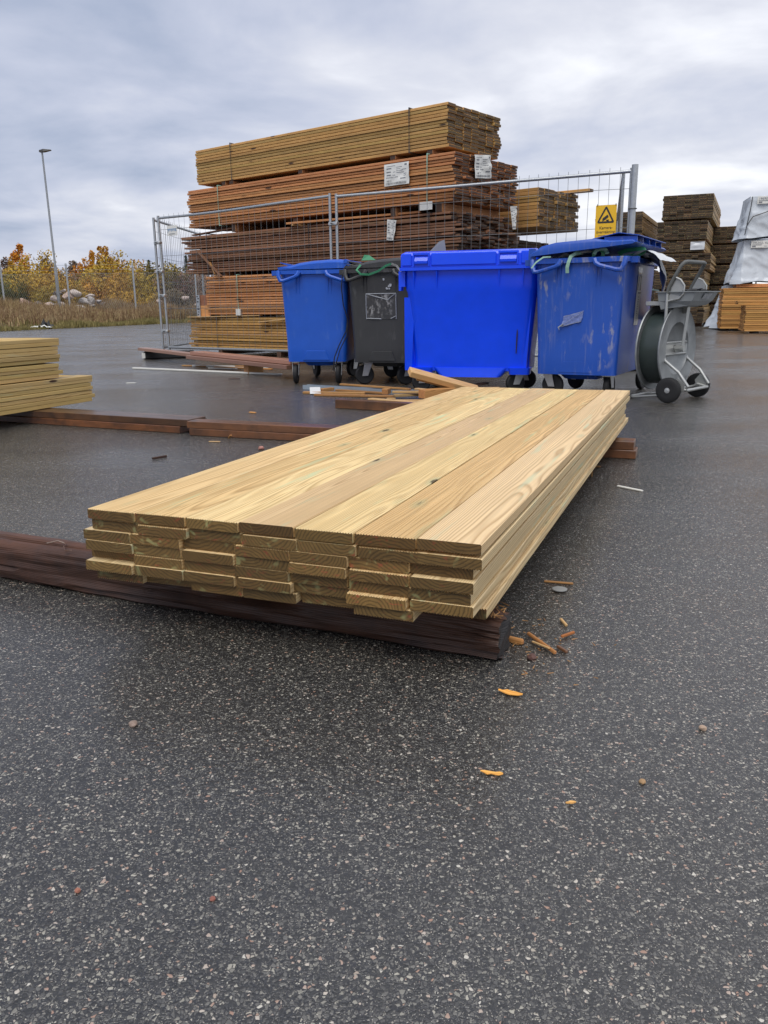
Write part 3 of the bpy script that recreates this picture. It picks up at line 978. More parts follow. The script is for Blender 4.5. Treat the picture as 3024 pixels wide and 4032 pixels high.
b = bundle('honey coloured bottom pack of the big timber pile', (*pile(-.42), .125), PR, 5.2, 1.30, .50, 12, 8, M['honey'], 1, .03, .08, .007, .20,
           straps=(.72,), tilt=.0012)
b = bundle('reddish brown pack with a green strap, second from the bottom of the big pile', (*pile(.06), .67), PR, 4.95, 1.28, .61, 16, 8, M['red'], 2, .01, .03, .007, .22,
           straps=(.8, 4.2), strap_mat='mint', lo=.8, hi=1.4, tilt=.0008)
MB().box((-.05, -.03, -.05), (.05, -.005, .05)).build('strap_seal', M['white'], b, (.8, -.01, .04))
b = bundle('dark ragged brown pack in the middle of the big timber pile', (*pile(-.42), 1.335), PR, 5.45, 1.42, .60, 17, 9, M['brown'], 3, .06, .16, .014, .24,
           straps=(.62, 2.9, 5.05), tilt=.0035, lo=.75, hi=1.3)
sheet(b, (4.42, -.01, .43), .17, .26, seed=3, text=None, roty=rad(8), taper=.25)
sheet(b, (5.50, 1.30, .60), .17, .30, 'end', seed=5, roty=rad(-6), taper=.6)
b = bundle('reddish pack with two printed sheets, second from the top of the big pile', (*pile(-.26), 2.055), PR, 5.25, 1.55, .585, 15, 9, M['red'], 4, .015, .05, .008, .22,
           straps=(.78, 4.85), strap_mat='mint', tilt=.001, lo=.9, hi=1.25)
sheet(b, (4.36, -.008, .40), .42, .27, seed=8, text='147 57')
sheet(b, (5.275, .58, .46), .36, .28, 'end', seed=9, text='147 57', crumple=.03, roty=rad(-5))
MB().box((-.10, -.004, -.05), (.10, .0, .05)).build('strap_tag', M['white'], b, (4.84, -.035, -.03))
b = bundle('olive brown pack on top of the big timber pile', (*pile(0), 2.70), PR, 4.88, 1.25, .515, 13, 7, M['olive'], 5, .01, .03, .005, .14,
           straps=(.86, 4.30), tilt=.0006, lo=.9, hi=1.2)
# bearers between the packs
bc = 0
for lv, (z, hgt, xs) in enumerate(((.02, .10, (.3, 1.7, 3.2, 4.6)), (.632, .035, (.4, 2.5, 4.4)), (1.285, .047, (.5, 2.5, 4.6)), (1.94, .112, (.8, 2.16, 4.0, 4.75)), (2.645, .052, (.62, .8, 2.3, 4.0, 4.6)))):
    for xi, x in enumerate(xs):
        o = MB().cbox((-.7, -.045, 0), (.68, .045, hgt), .003).build('bearer', M['red'] if lv > 1 else M['bearer'], None, (*pile(x, .72), z), PR + rad(90))
        lv_txt = ('under the bottom pack', 'above the bottom pack', 'under the dark ragged pack', 'above the dark ragged pack', 'under the top pack')[lv]
        tag(o, '%s short bearer from the left %s of the big timber pile' % (ORD[xi], lv_txt), 'bearer', 'bearers ' + lv_txt)
        bc += 1
def slat(label, p, q, wd, th, mat, name='loose_batten', col=None):
    p, q = Vector(p), Vector(q)
    d = q - p
    L = d.length
    o = link(name, plank_mesh(L, wd, th, M[mat], min(.003, th * .15), name), None, (p + q) / 2, 0, col)
    o.rotation_euler = (0, -math.asin(max(-1, min(1, d.z / L))), math.atan2(d.y, d.x))
    return tag(o, label, 'slat')
slat('broken brown slat hanging diagonally in front of the dark pack', (*pile(-.06, -.05), 1.70), (*pile(.52, -.05), 1.27), .05, .022, 'brown')
slat('short splintered slat dangling beside the diagonal one', (*pile(.27, -.06), 1.50), (*pile(.38, -.06), 1.31), .03, .015, 'tan')
slat('thin board lying loose on the left of the dark pack', (*pile(-.30, .1), 1.955), (*pile(.75, .1), 2.005), .09, .018, 'brown')
slat('loose board end sticking out above the dark pack by the middle fence posts', (*pile(2.05, -.03), 1.975), (*pile(4.4, .12), 1.975), .07, .028, 'red', col=(1.2, 1.2, 1.2))
slat('small pale block end under the loose board', (*pile(2.16, -.05), 1.95), (*pile(2.25, .3), 1.95), .05, .022, 'pale')
slat('pale thin batten lying on the honey coloured bottom pack, left end', (*pile(-.42, -.015), .632), (*pile(1.3, .05), .655), .08, .016, 'pale')
slat('pale batten leaning on the front of the bottom pack', (*pile(1.35, -.05), .555), (*pile(2.35, -.04), .635), .05, .016, 'pale')
# upright ruler-like plate and blocks at the left end of the pile
o = tag(MB().cbox((-.28, -.1, 0), (.06, .1, .185), .004).build('wood_block', M['red'], None, (*pile(.03, .14), .632), PR), 'orange brown wood block, lower of two at the left end of the pile', 'block')
o.color = (1.5, 1.6, 1.5, 1)
o = tag(MB().cbox((-.30, -.1, 0), (.05, .1, .17), .004).build('wood_block', M['brown'], None, (*pile(.03, .14), .819), PR), 'dark brown wood block, upper of two at the left end of the pile', 'block')
o.color = (1.5, 1.3, 1.3, 1)
t = thing('slotted_strip', 'narrow grey slotted metal strip standing on the bottom pack', 'strip', (*pile(-.20, .03), .632), PR)
MB().box((-.045, -.006, 0), (.045, 0, .36)).build('plate', M['zinc'], t)
for i, z in enumerate((.03, .075, .12, .16, .24, .29, .325)):
    MB().box((-.03 + (i % 2) * .02, -.0075, z), (.0 + (i % 3) * .012, -.0055, z + .02)).build('slot', M['blackink'], t)

# ---------------------------------------------------------------- second pile behind it, on the right
def pile2(x, y=0.0):
    return (2.24 + .777 * x + .629 * y, 12.25 - .629 * x + .777 * y)
bundle('olive brown pack with mouldy ends sticking out right of the big pile', (*pile2(-4.2), 1.85), PR, 4.2, 1.28, .535, 11, 8, M['olive'], 15, .012, .05, .006, .1, lo=.75, hi=1.2, straps=(.8,))
bundle('dark pack half hidden below the olive one, right of the big pile', (*pile2(-4.75, .1), 1.16), PR, 4.2, 1.28, .56, 12, 9, M['brown'], 16, .012, .04, .006, .1, lo=.7, hi=1.0)
bundle('dark bottom pack of the second pile, mostly hidden by bins', (*pile2(-4.65, .1), .58), PR, 4.2, 1.28, .53, 12, 9, M['brown'], 17, .012, .04, .006, .1, lo=.7, hi=1.0)
for i, z in enumerate((.0, 1.72)):
    for x in (-3.8, -2.4, -1.1):
        o = MB().cbox((-.64, -.05, 0), (.64, .05, .58 if z == 0 else .128), .003).build('bearer', M['brown'], None, (*pile2(x, .7), z), PR + rad(90))
        tag(o, '%s wooden bearer from the left %s of the second pile' % (ORD[(-3.8, -2.4, -1.1).index(x)], ('under the bottom pack', 'below the olive pack')[i]), 'bearer', 'bearers of the second pile, row %d' % i)
slat('single plank lying on the olive pack with its end sticking out right', (*pile2(-2.2, .95), 2.412), (*pile2(.32, 1.02), 2.405), .14, .04, 'olive', 'loose_plank', (1.25, 1.2, 1.2))

# ---------------------------------------------------------------- pinkish planks on the ground before the pile
slat('long pinkish plank end resting on the black fence foot', (-3.86, 13.35, .155), (-2.5, 11.55, .135), .145, .045, 'pink', 'loose_plank')
slat('pinkish plank on top in front of the pile, behind the left bin', (-2.56, 11.42, .185), (-.95, 9.25, .185), .19, .045, 'pink', 'loose_plank', (1.25, 1.15, 1.15))
slat('pinkish plank beneath the top one in front of the pile', (-2.62, 11.36, .135), (-1.0, 9.2, .135), .16, .045, 'pink', 'loose_plank', (.8, .75, .75))
slat('orange wood block under the pinkish planks', (-1.66, 10.05, .055), (-1.5, 10.2, .055), .10, .11, 'tan', 'wood_block')
o = MB().cbox((-.40, -.12, 0), (.40, .12, .115), .02).build('ballast_block', M['rubber'], None, (-3.43, 13.36, 0), .3)
tag(o, 'black rubber fence foot under the left fence posts', 'fence foot')
MB().box((-.35, -.025, .02), (-.30, .025, .1)).build('end_tab', M['white'], o, (-.08, -.1, 0))

# ---------------------------------------------------------------- pack of boards at the left edge
AX = (.3654, .9308)
RZ = math.atan2(AX[1], AX[0])


def rib_mesh(L, W, T, mat, nrib=21, amp=.0023, name='plank', bow=0.0, notch=0):
    rr = .0024
    prof = [(-W / 2, T / 2 - rr), (-W / 2 + rr, T / 2), (W / 2 - rr, T / 2), (W / 2, T / 2 - rr), (W / 2, -T / 2 + rr), (W / 2 - rr, -T / 2)]
    st = (W - 2 * rr) / nrib
    for i in range(nrib):
        x = W / 2 - rr - i * st
        prof += [(x - st * .3, -T / 2 + amp), (x - st * .7, -T / 2 + amp), (x - st, -T / 2)]
    prof[-1] = (-W / 2 + rr, -T / 2)
    prof += [(-W / 2, -T / 2 + rr)]
    nseg = 8
    rings = [[(-L / 2 + L * k / nseg, y, z + bow * math.sin(math.pi * k / nseg)) for y, z in prof] for k in range(nseg + 1)]
    return MB().loft(rings, True, True).mesh(name, mat)


def local_frame(o, x, y, ox, oy):
    return (ox + AX[0] * x - AX[1] * y, oy + AX[1] * x + AX[0] * y)


# stack: local X along the boards (to the far right), Y to the left; front right corner at (0.201,1.602)
t = thing('decking_stack', 'big stack of fresh ribbed decking boards lying in the foreground', 'timber stack', (.201, 1.602, 0), RZ)
t.rotation_euler = (0, rad(.33), RZ)
BL, BW, BT = 3.39, .1408, .0256
dm = [rib_mesh(BL, BW, BT, M['deck'], bow=bw) for bw in (0, .0015, -.0015)]
dm_s = rib_mesh(BL * .62, BW, BT, M['deck'])
rs = random.Random(77)
PIT = .1448
#  per layer (top first): sideways shift and lengthways shift of each board, near end
row_y = [0, -.004, .018, .017, .019, .016, .003]
row_x = [0, .003, .006, .003, .008, .002, .018]
smooth_up = {(0, 3), (0, 6)}
fx = {(5, 0): -.008, (5, 5): -.010, (5, 6): -.004, (4, 0): .014, (3, 5): -.004, (2, 1): -.007, (6, 0): -.004, (6, 1): .012, (6, 5): -.018, (6, 6): .05, (6, 4): .012, (5, 4): .018, (3, 6): -.008, (2, 6): .01, (2, 0): -.008,
      (3, 4): -.006, (1, 3): -.004, (4, 5): .0, (5, 3): .0}
endb = {(5, 0): 1.45, (5, 5): 1.6, (3, 4): 1.5, (1, 4): 1.25, (0, 2): 1.3, (1, 3): 1.25, (2, 1): 1.2, (0, 3): .8, (2, 2): .85, (2, 5): 1.3, (6, 6): .6, (5, 6): 1.35, (1, 1): 1.15, (4, 1): 1.3, (3, 1): 1.2}
for i in range(7):
    z = .3155 - (i + .5) * .0268
    for j in range(7):         # j=0 is the leftmost board
        y = (6 - j + .5) * PIT + row_y[i] + rs.uniform(-.003, .003)
        x = BL / 2 + row_x[i] + fx.get((i, j), rs.uniform(-.007, .007))
        if i == 0:
            x = BL / 2 + rs.uniform(-.002, .002)
            y = (6 - j + .5) * PIT
            z += rs.uniform(-.001, .0016)
        k = endb.get((i, j), rs.uniform(.85, 1.1))
        h = rs.uniform(-.03, .03)
        up = (i == 0 and (i, j) not in smooth_up) or (i > 0 and rs.random() < .25) or (i, j) in {(1, 1), (4, 1), (2, 5), (3, 5), (5, 5), (4, 6)}
        kb = rs.uniform(.90, 1.06)
        cc = (kb * (1 + h), kb, kb * (1 - h), k)
        if i == 0:
            cc = [(1.0, .97, .92), (.97, .93, .84), (1.08, 1.11, 1.08), (.86, .79, .73), (1.04, 1.06, 1.0), (.93, .85, .73), (1.0, .95, .93)][j] + (k,)
        o = link('plank', rs.choice(dm), t, (x, y, z), 0, cc)
        o.rotation_euler = ((math.pi if up else 0) + rs.uniform(-.007, .007), 0, rs.uniform(-.0004, .0004) if i == 0 else rs.uniform(-.0012, .0012))
# dark splintered support beam
bm_ = MB()
rbm = random.Random(4)
N = 110
NQ = 48
rings = []
for k in range(N + 1):
    x = -3.0 * k / N
    prof = []
    for q in range(NQ):
        a = 2 * math.pi * q / NQ
        ca, sa = math.cos(a), math.sin(a)
        e = 4.5
        rr = (abs(ca) ** e + abs(sa) ** e) ** (-1 / e)
        yy, zz = ca * rr * .058, sa * rr * .0635
        d = .0045 * mnoise.noise(Vector((x * 2.5, ca * 2, sa * 2 + 3))) + .003 * mnoise.noise(Vector((x * 9, ca * 4, sa * 4)))
        crack = mnoise.noise(Vector((x * .9, a * 5.0, 4)))
        d -= .010 * max(0, 1 - abs(crack) * 7) * (mnoise.noise(Vector((x * 1.3, a * 2, 9))) > -.1)
        d += .0025 * mnoise.noise(Vector((x * 4, a * 11, 6)))
        if k < 2:
            d += .006 * mnoise.noise(Vector((q * .5, k, 1)))
        prof.append((x + (0 if k else .012 * mnoise.noise(Vector((q * .35, 2, 5)))), yy + d * ca * 1.5, min(zz + d * sa * 1.2, .0635)))
    if k < 8:
        w8 = 1 - k / 8
        prof = [(px_, py_ * (1 - .06 * w8), pz_ - .030 * w8 ** 1.3 * max(0, (pz_ + .02) / .08) - .012 * w8 * max(0, abs(py_) - .04) / .03 * (pz_ > 0)) for px_, py_, pz_ in prof]
    rings.append(prof)
bm_.loft(rings, True, True)
ob = bm_.build('timber_beam', M['beam'], None, (.277, 1.765, .0635), math.atan2(-.66, 1.47))
tag(ob, 'dark splintered old timber beam under the near end of the decking stack', 'beam')
# frayed splinters on its end
sp_ = MB()
for i in range(34):
    a = Vector((rbm.uniform(-.12, .0), rbm.uniform(-.05, .05), .036 + rbm.uniform(0, .012)))
    d = Vector((rbm.uniform(-.03, .02), rbm.uniform(-.02, .02), rbm.uniform(0, .012)))
    sp_.tube([a, a + d], [.0015, .0005], 3, smooth=False)
kind(sp_.build('splinters', M['tan'], ob), 'stuff')
nl = MB()
nl.tube([(-2.0 + .02 * k, .03 * math.sin(k * .9), .067 + .004 * math.sin(k * 2)) for k in range(7)], .0015, 4)
nl.build('bent_nail', M['bearer'], ob, (.62, -.03, 0))

# stack at the left picture edge, same boards
t = thing('decking_stack', 'taller stack of pale decking boards cut off by the left picture edge', 'timber stack', (-2.27, 6.42, 0), RZ)
rl = random.Random(31)
lw_ = [rib_mesh(3.4, BW, .0265, M['deck_old'], 14)]
for i in range(17):
    z = .094 + (i + .5) * .0292
    upper = i >= 7
    for j in range(6):
        if upper and j > 4 and i > 14:
            continue
        xe = -.30 if upper else .0
        ex = rl.uniform(-.02, .02) + (.03 if i in (1,) else 0) + (0.012 if i in (8, 15) else 0)
        yj = (j + .5) * .146 + (rl.uniform(-.008, .008) if j == 0 else 0) + (.02 if upper else 0)
        k = rl.uniform(.9, 1.12)
        if i == 12:
            k *= .85
        cc = (k * rl.uniform(.98, 1.03), k, k * rl.uniform(.9, 1.1))
        o = link('plank', lw_[0], t, (xe - 1.7 + ex + (0 if j else 0), yj, z), 0, cc)
        o.rotation_euler = (rl.choice((0, math.pi)), rl.uniform(-.001, .001) + (.004 if i in (6, 10) else 0), rl.uniform(-.002, .002))
# bearers on the ground (two stacked pairs)
def bearer_beam(label, p, q, wd, th, z, mat='bearer', col=(1, 1, 1)):
    o = slat(label, (*p, z), (*q, z), wd, th, mat, 'ground_bearer', col)
    o['category'] = 'bearer'
    return o
bearer_beam('dark wet bearer, upper of the pair under the left stack', (-3.16, 6.245), (-1.225, 5.345), .195, .044, .069, col=(.75, .8, .85))
bearer_beam('brown bearer, lower of the pair under the left stack', (-3.16, 6.235), (-1.285, 5.36), .19, .045, .0235, col=(1.25, 1.1, 1.0))
bearer_beam('reddish bearer on top, reaching under the far part of the decking stack', (-1.235, 5.255), (1.33, 4.255), .125, .044, .069, col=(1.15, 1.1, 1.05))
bearer_beam('brown bearer below the reddish one, under the decking stack', (-1.22, 5.245), (1.34, 4.245), .125, .045, .0235, col=(1.2, 1.1, 1.0))
# ================================================================== BINS
def rrect(x0, y0, x1, y1, r, z, n=4):
    pts = []
    for cx, cy, a0 in ((x1 - r, y0 + r, -90), (x1 - r, y1 - r, 0), (x0 + r, y1 - r, 90), (x0 + r, y0 + r, 180)):
        for k in range(n + 1):
            a = rad(a0 + 90.0 * k / n)
            pts.append((cx + r * math.cos(a), cy + r * math.sin(a), z))
    return pts


def castor(parent, x, y, swivel, ztop, R=.10, fork='zinc'):
    """fork with plate as part, wheel and hub as sub-parts"""
    Mx = Matrix.Rotation(swivel, 4, 'Z')
    off = -.035
    f = MB()
    f.box((-.05, -.04, ztop - .012), (.05, .04, ztop), Mx)
    for s in (-1, 1):
        f.loft([[(s * .030 - .002, off - .03, R - .012), (s * .030 + .002, off - .03, R - .012), (s * .030 + .002, off + .03, R - .012), (s * .030 - .002, off + .03, R - .012)],
                [(s * .034 - .002, -.04, ztop - .014), (s * .034 + .002, -.04, ztop - .014), (s * .034 + .002, .045, ztop - .014), (s * .034 - .002, .045, ztop - .014)]], True, True, M=Mx)
    f.box((-.038, -.045, ztop - .024), (.038, .045, ztop - .012), Mx)
    fo = f.build('castor', M[fork], parent, (x, y, 0))
    W_ = Mx @ Matrix.Translation((0, off, R)) @ Matrix.Rotation(rad(90), 4, 'Y')
    MB().lathe([(.05, -.020), (R - .012, -.024), (R - .003, -.017), (R, -.006), (R, .006), (R - .003, .017), (R - .012, .024), (.05, .020)], 28, W_, closed=False).build('tyre', M['rubber'], fo)
    h = MB().lathe([(.0, -.025), (.02, -.025), (.022, -.020), (.052, -.018), (.052, .018), (.022, .020), (.02, .025), (.0, .025)], 16, W_)
    h.build('wheel_hub', M['blackpl'], fo)
    return fo


def end_bin(label, loc, rz, mat, wb=.62, wt=.70, rim=.77, depth=1.2, zb=.23, zr=1.15, lid=True, ribs=True, hollow=False):
    t = thing('wheeled_bin', label, 'bin', loc, rz, None)
    b = MB()
    ins = lambda a: (-wt / 2 + a, a * .8, wt / 2 - a, depth - a * .8)
    dw = (wt - wb) / 2
    rings = []
    for z, k, r_ in ((zb, 1.0, .05), (zb + .012, .93, .06), (zb + .16, .80, .06), (zb + .17, .84, .06), (1.00, .06, .06), (zr - .045, 0, .06)):
        a = dw * k
        rings.append(rrect(-wt / 2 + a, a * .7, wt / 2 - a, depth - a * .7, r_, z))
    ro = (rim - wt) / 2
    rings.append(rrect(-rim / 2, -.03, rim / 2, depth + .03, .05, zr - .04))
    rings.append(rrect(-rim / 2, -.03, rim / 2, depth + .03, .05, zr - .003))
    rings.append(rrect(-rim / 2 + .003, -.027, rim / 2 - .003, depth + .027, .05, zr))
    rings.append(rrect(-wt / 2 + .02, .02, wt / 2 - .02, depth - .02, .05, zr))
    rings.append(rrect(-wt / 2 + .03, .03, wt / 2 - .03, depth - .03, .05, .80))
    b.loft(rings, True, True, True)
    # stiffened toe of the front face
    b.loft([[(-.14, .018, zb + .02), (.14, .018, zb + .02), (.10, .018, zb + .11), (-.10, .018, zb + .11)],
            [(-.15, .034, zb + .01), (.15, .034, zb + .01), (.11, .034, zb + .12), (-.11, .034, zb + .12)]], True, True)
    # sump under the floor
    b.loft([rrect(-.15, .2, .15, depth - .25, .05, zb - .05), rrect(-.2, .15, .2, depth - .2, .05, zb + .01)], True, True, True)
    b.build('body', mat, t, sharp=35)
    if ribs:
        for s in (-1, 1):
            q = MB()
            for e in (-.016, .016):
                q.loft([[(s * .17 + e - .005, .004, zr - .045), (s * .17 + e + .005, .004, zr - .045), (s * .17 + e + .005, -.018, zr - .045), (s * .17 + e - .005, -.018, zr - .045)],
                        [(s * .165 + e - .005, .020, zr - .235), (s * .165 + e + .005, .020, zr - .235), (s * .165 + e + .005, .004, zr - .235), (s * .165 + e - .005, .004, zr - .235)]], True, True)
            q.build('stiffening_rib', mat, t)
    for s in (-1, 1):
        h = MB()
        x0, x1 = s * (rim / 2 - .035), s * .155
        h.tube([(x0 + s * .008, -.03, zr - .01), (x0, -.052, zr - .06), (x0 - s * .02, -.056, zr - .105), (x0 - s * .055, -.056, zr - .105), (x1 + s * .03, -.054, zr - .068), (x1, -.045, zr - .05), (x1 - s * .015, -.03, zr - .02)],
               [.022, .023, .021, .018, .018, .022, .026], 8)
        h.build('handle', mat, t)
    for s in (-1, 1):      # lifting trunnion on each long side
        MB().box((s * (rim / 2 - .005), .03 if s > 0 else .02, zr - .05), (s * (rim / 2 + .055), .10, zr - .002)).build('trunnion', mat, t)
    if lid:
        L = MB()
        prof = [(-.37, zr + .028), (-.36, zr + .005), (.34, zr + .012), (.39, zr + .03), (.40, zr + .055), (.375, zr + .085), (.28, zr + .098), (.16, zr + .098), (.0, zr + .088), (-.14, zr + .070), (-.235, zr + .045), (-.345, zr + .035)]
        k = rim / .77
        rings = []
        for y, sc, up in ((-.035, .97, -.018), (-.02, .995, -.004), (.03, 1.0, 0), (depth * .5, 1, .012), (depth - .03, 1, 0), (depth + .03, .97, -.015)):
            rings.append([(x * k * sc, y, zr + (z - zr) * (1 if sc == 1 else .86) + up * (z > zr + .04)) for x, z in prof])
        L.loft(rings, True, True, True)
        lo = L.build('lid', mat, t, sharp=35)
        MB().loft([[(-.225 * k, .03, zr + .05), (-.225 * k, depth * .7, zr + .05), (-.225 * k, depth * .7, zr + .035), (-.225 * k, .03, zr + .03)],
                   [(-.36 * k, .06, zr + .082), (-.36 * k, depth * .65, zr + .082), (-.36 * k, depth * .65, zr + .075), (-.36 * k, .06, zr + .075)]], True, True).build('lid_grip', mat, lo)
        MB().cyl((.345 * k, -.045, zr + .075), (.345 * k, .05, zr + .075), .021, 12).cyl((.345 * k, -.046, zr + .075), (.345 * k, -.044, zr + .075), .012, 12).build('hinge_pin', mat, lo)
    return t


# 1: blue bin on the left
t1 = end_bin('blue wheeled bin at the left end of the row with a hanging black cable', (-.69, 8.60, 0), rad(-9), M['bin1'])
castor(t1, -.245, .12, rad(8), .24)
castor(t1, .215, .14, rad(4), .24)
castor(t1, -.24, .98, rad(30), .24)
castor(t1, .22, 1.0, rad(-30), .24)
MB().box((-.12, .3, .19), (.06, .34, .215)).build('brake_bar', M['white'], t1)
# 2: charcoal bin
t2 = end_bin('charcoal grey bin squeezed between two blue bins with a torn plastic pocket', (-.005, 8.33, 0), rad(-17), M['bin2'], zr=1.145)
castor(t2, -.2, .16, rad(-60), .24)
castor(t2, .23, .2, rad(-50), .24)
castor(t2, -.22, 1.0, rad(80), .24)
castor(t2, .22, 1.0, rad(70), .24)
pk = MB().grid(lambda u, v: (-.155 + .31 * u, .0125 * (1 - v) - .003 - .004 * abs(mnoise.noise(Vector((u * 7, v * 6, 3)))), .66 + .245 * v), 14, 12)
m_, g_ = new_mat('torn_clear_pocket')
tc_ = g_.n('ShaderNodeTexCoord')
a_ = g_.noise(g_.mapv(tc_.outputs['Object'], (26, 1, 14)), 1.0, 4, 0.65).outputs[0]
b_ = g_.noise(tc_.outputs['Object'], 10.0, 2).outputs[0]
f_ = g_.m('MULTIPLY', g_.ramp(a_, [(.5, 0.0), (.62, 1.0)]), g_.ramp(b_, [(.4, .1), (.6, .8)]))
finish(g_, g_.mix(f_, (.045, .046, .05), (.36, .36, .36)), .22, 0, .5, a_, .5, .002)
po = pk.build('document_pocket', m_, t2)
ed = MB()
for p, q in (((-.155, .905), (.155, .905)), ((-.155, .66), (-.155, .905)), ((.155, .66), (.155, .905)), ((-.155, .905), (.07, .845)), ((.07, .845), (.145, .90)), ((-.15, .668), (.0, .662)), ((.1, .665), (.155, .69))):
    y = lambda z: -.003 + .0125 * (1 - (z - .66) / .245)
    ed.tube([(p[0], y(p[1]), p[1]), ((p[0] + q[0]) / 2, y((p[1] + q[1]) / 2) - .006, (p[1] + q[1]) / 2), (q[0], y(q[1]), q[1])], .0045, 4, flat=1.0)
ed.build('pocket_edge', M['clearpl'], po)
pspl = MB()
for cx, cz, rr_, sd_ in ((.06, .955, .008, 1), (.073, .950, .006, 2), (.09, .952, .007, 3), (.10, .985, .013, 4), (.085, .975, .010, 5), (.03, 1.04, .010, 6)):
    pspl.prism([(cx + rr_ * (1 + .5 * mnoise.noise(Vector((k * .9, sd_, 0)))) * math.cos(k * .7), cz + rr_ * 1.3 * (1 + .5 * mnoise.noise(Vector((k * .8, sd_, 5)))) * math.sin(k * .7)) for k in range(9)], -.004, .006, Matrix.Rotation(rad(90), 4, 'X'))
kind(pspl.build('paint_splash', M['clearpl'], t2), 'stuff')


# 3: front view vivid blue bin
def front_bin(label, loc, rz, mat):
    t = thing('wheeled_bin', label, 'bin', loc, rz, None)
    b = MB()
    wb, wt, dp, zb, zr = 1.06, 1.20, .74, .20, 1.12
    rings = []
    for z, k, r_ in ((zb, 1.0, .07), (zb + .02, .95, .08), (zb + .14, .9, .08), (.90, .12, .08), (.93, .0, .07), (zr - .03, 0, .07)):
        a = (wt - wb) / 2 * k
        rings.append(rrect(-wt / 2 + a, a * .9, wt / 2 - a, dp - a * .5, r_, z))
    rings.append(rrect(-.64, -.045, .64, dp + .03, .02, zr - .028))
    rings.append(rrect(-.64, -.045, .64, dp + .03, .02, zr))
    b.loft(rings, True, True, True)
    b.build('body', mat, t, sharp=35)
    for s in (-1, 1):      # corner columns along the front face
        MB().loft([[(s * .53 - .09, .078, zb + .0), (s * .53 - .02, .06, zb + .0), (s * .52, .12, zb), (s * .44, .14, zb)],
                   [(s * .53 - .08, .03, .86), (s * .53 + .02, .03, .86), (s * .56, .1, .86), (s * .46, .12, .86)]], True, True).build('corner_column', mat, t)
        a = MB()
        a.prism([(s * .60, zr - .03), (s * .66, zr - .03), (s * .66, zr - .20), (s * .64, zr - .20), (s * .635, zr - .165), (s * .60, zr - .165)], -.11, -.02, Matrix.Rotation(rad(90), 4, 'X'))
        a.build('lifting_arm', mat, t)
    for x in (-.51, -.30, .26, .47):
        MB().loft([[(x - .007, .01, zr - .03), (x + .007, .01, zr - .03), (x + .007, -.035, zr - .03), (x - .007, -.035, zr - .03)],
                   [(x - .003, .02, zr - .19), (x + .003, .02, zr - .19), (x + .003, .0, zr - .19), (x - .003, .0, zr - .19)]], True, True).build('stiffening_rib', mat, t)
    # feet skirt and sump
    MB().loft([rrect(-.28, .03, .28, dp - .1, .05, zb - .055), rrect(-.36, .05, .36, dp - .05, .05, zb + .03)], True, True, True).build('sump', mat, t)
    for s in (-1, 1):
        MB().loft([rrect(s * .45 - .09, .04, s * .45 + .09, .25, .03, zb - .03), rrect(s * .45 - .10, .03, s * .45 + .10, .26, .03, zb + .03)], True, True, True).build('foot_block', mat, t)
    # lid with front band
    L = MB()
    pr = [(-.035, zr + .002), (-.035, zr + .10), (-.02, zr + .125), (.05, zr + .14), (.45, zr + .165), (dp + .02, zr + .12), (dp + .03, zr + .002)]
    L.loft([[(-.625, y, zr + .002 + (z - zr) * .9) for y, z in pr], [(-.60, y, z) for y, z in pr], [(.54, y, z) for y, z in pr], [(.625, y, zr + .002 + (z - zr) * .45) for y, z in pr]], True, True)
    lo = L.build('lid', mat, t)
    for x0, x1 in ((-.615, -.525), (-.345, .235), (.45, .535)):
        MB().cbox((x0, -.048, zr + .012), (x1, -.03, zr + .118), .006).build('lid_panel', mat, lo)
    for x0, x1 in ((-.50, -.37), (.265, .415)):
        f = MB()
        f.box((x0 - .012, -.050, zr + .105), (x1 + .012, -.030, zr + .122))
        f.box((x0 - .012, -.050, zr + .008), (x0, -.030, zr + .105))
        f.box((x1, -.050, zr + .008), (x1 + .012, -.030, zr + .105))
        f.build('grip_frame', mat, lo)
        q = MB()
        q.loft([[(x0 + .005, -.034, zr + .095), (x1 - .005, -.034, zr + .095), (x1 - .005, -.030, zr + .1), (x0 + .005, -.030, zr + .1)],
                [(x0 + .005, -.062, zr + .052), (x1 - .005, -.062, zr + .052), (x1 - .005, -.045, zr + .05), (x0 + .005, -.045, zr + .05)],
                [(x0 + .005, -.060, zr + .030), (x1 - .005, -.060, zr + .030), (x1 - .005, -.042, zr + .028), (x0 + .005, -.042, zr + .028)]], True, True)
        q.build('lid_grip', mat, lo)
    MB().loft([[(.415, .046, .36), (.423, .046, .36), (.423, .050, .37), (.415, .050, .37)], [(.42, .026, .52), (.432, .026, .52), (.432, .03, .53), (.42, .03, .53)], [(.424, .022, .57), (.43, .022, .57), (.43, .028, .57), (.424, .028, .57)]], True, True).build('black_mark', M['blackink'], t)
    return t


t3 = front_bin('vivid blue bin seen from its long side, third in the row', (.79, 7.52, 0), rad(-15.5), M['bin3'])
castor(t3, -.44, .14, rad(-70), .20, .09)
castor(t3, .44, .14, rad(-60), .20, .09)
castor(t3, -.44, .58, rad(60), .20, .09)
castor(t3, .44, .58, rad(75), .20, .09)

# 4: scuffed blue bin with rubbish
t4 = end_bin('scuffed blue bin with half open lid full of plastic, right end of the row', (1.63, 6.998, 0), rad(-29), M['bin4'], wb=.68, wt=.745, rim=.83, depth=1.24, zb=.20, zr=1.155, lid=False)
castor(t4, -.25, .12, rad(80), .21)
castor(t4, .26, .13, rad(175), .21)
castor(t4, -.25, .86, rad(60), .21)
castor(t4, .36, 1.06, rad(-10), .21)
lidp = MB()
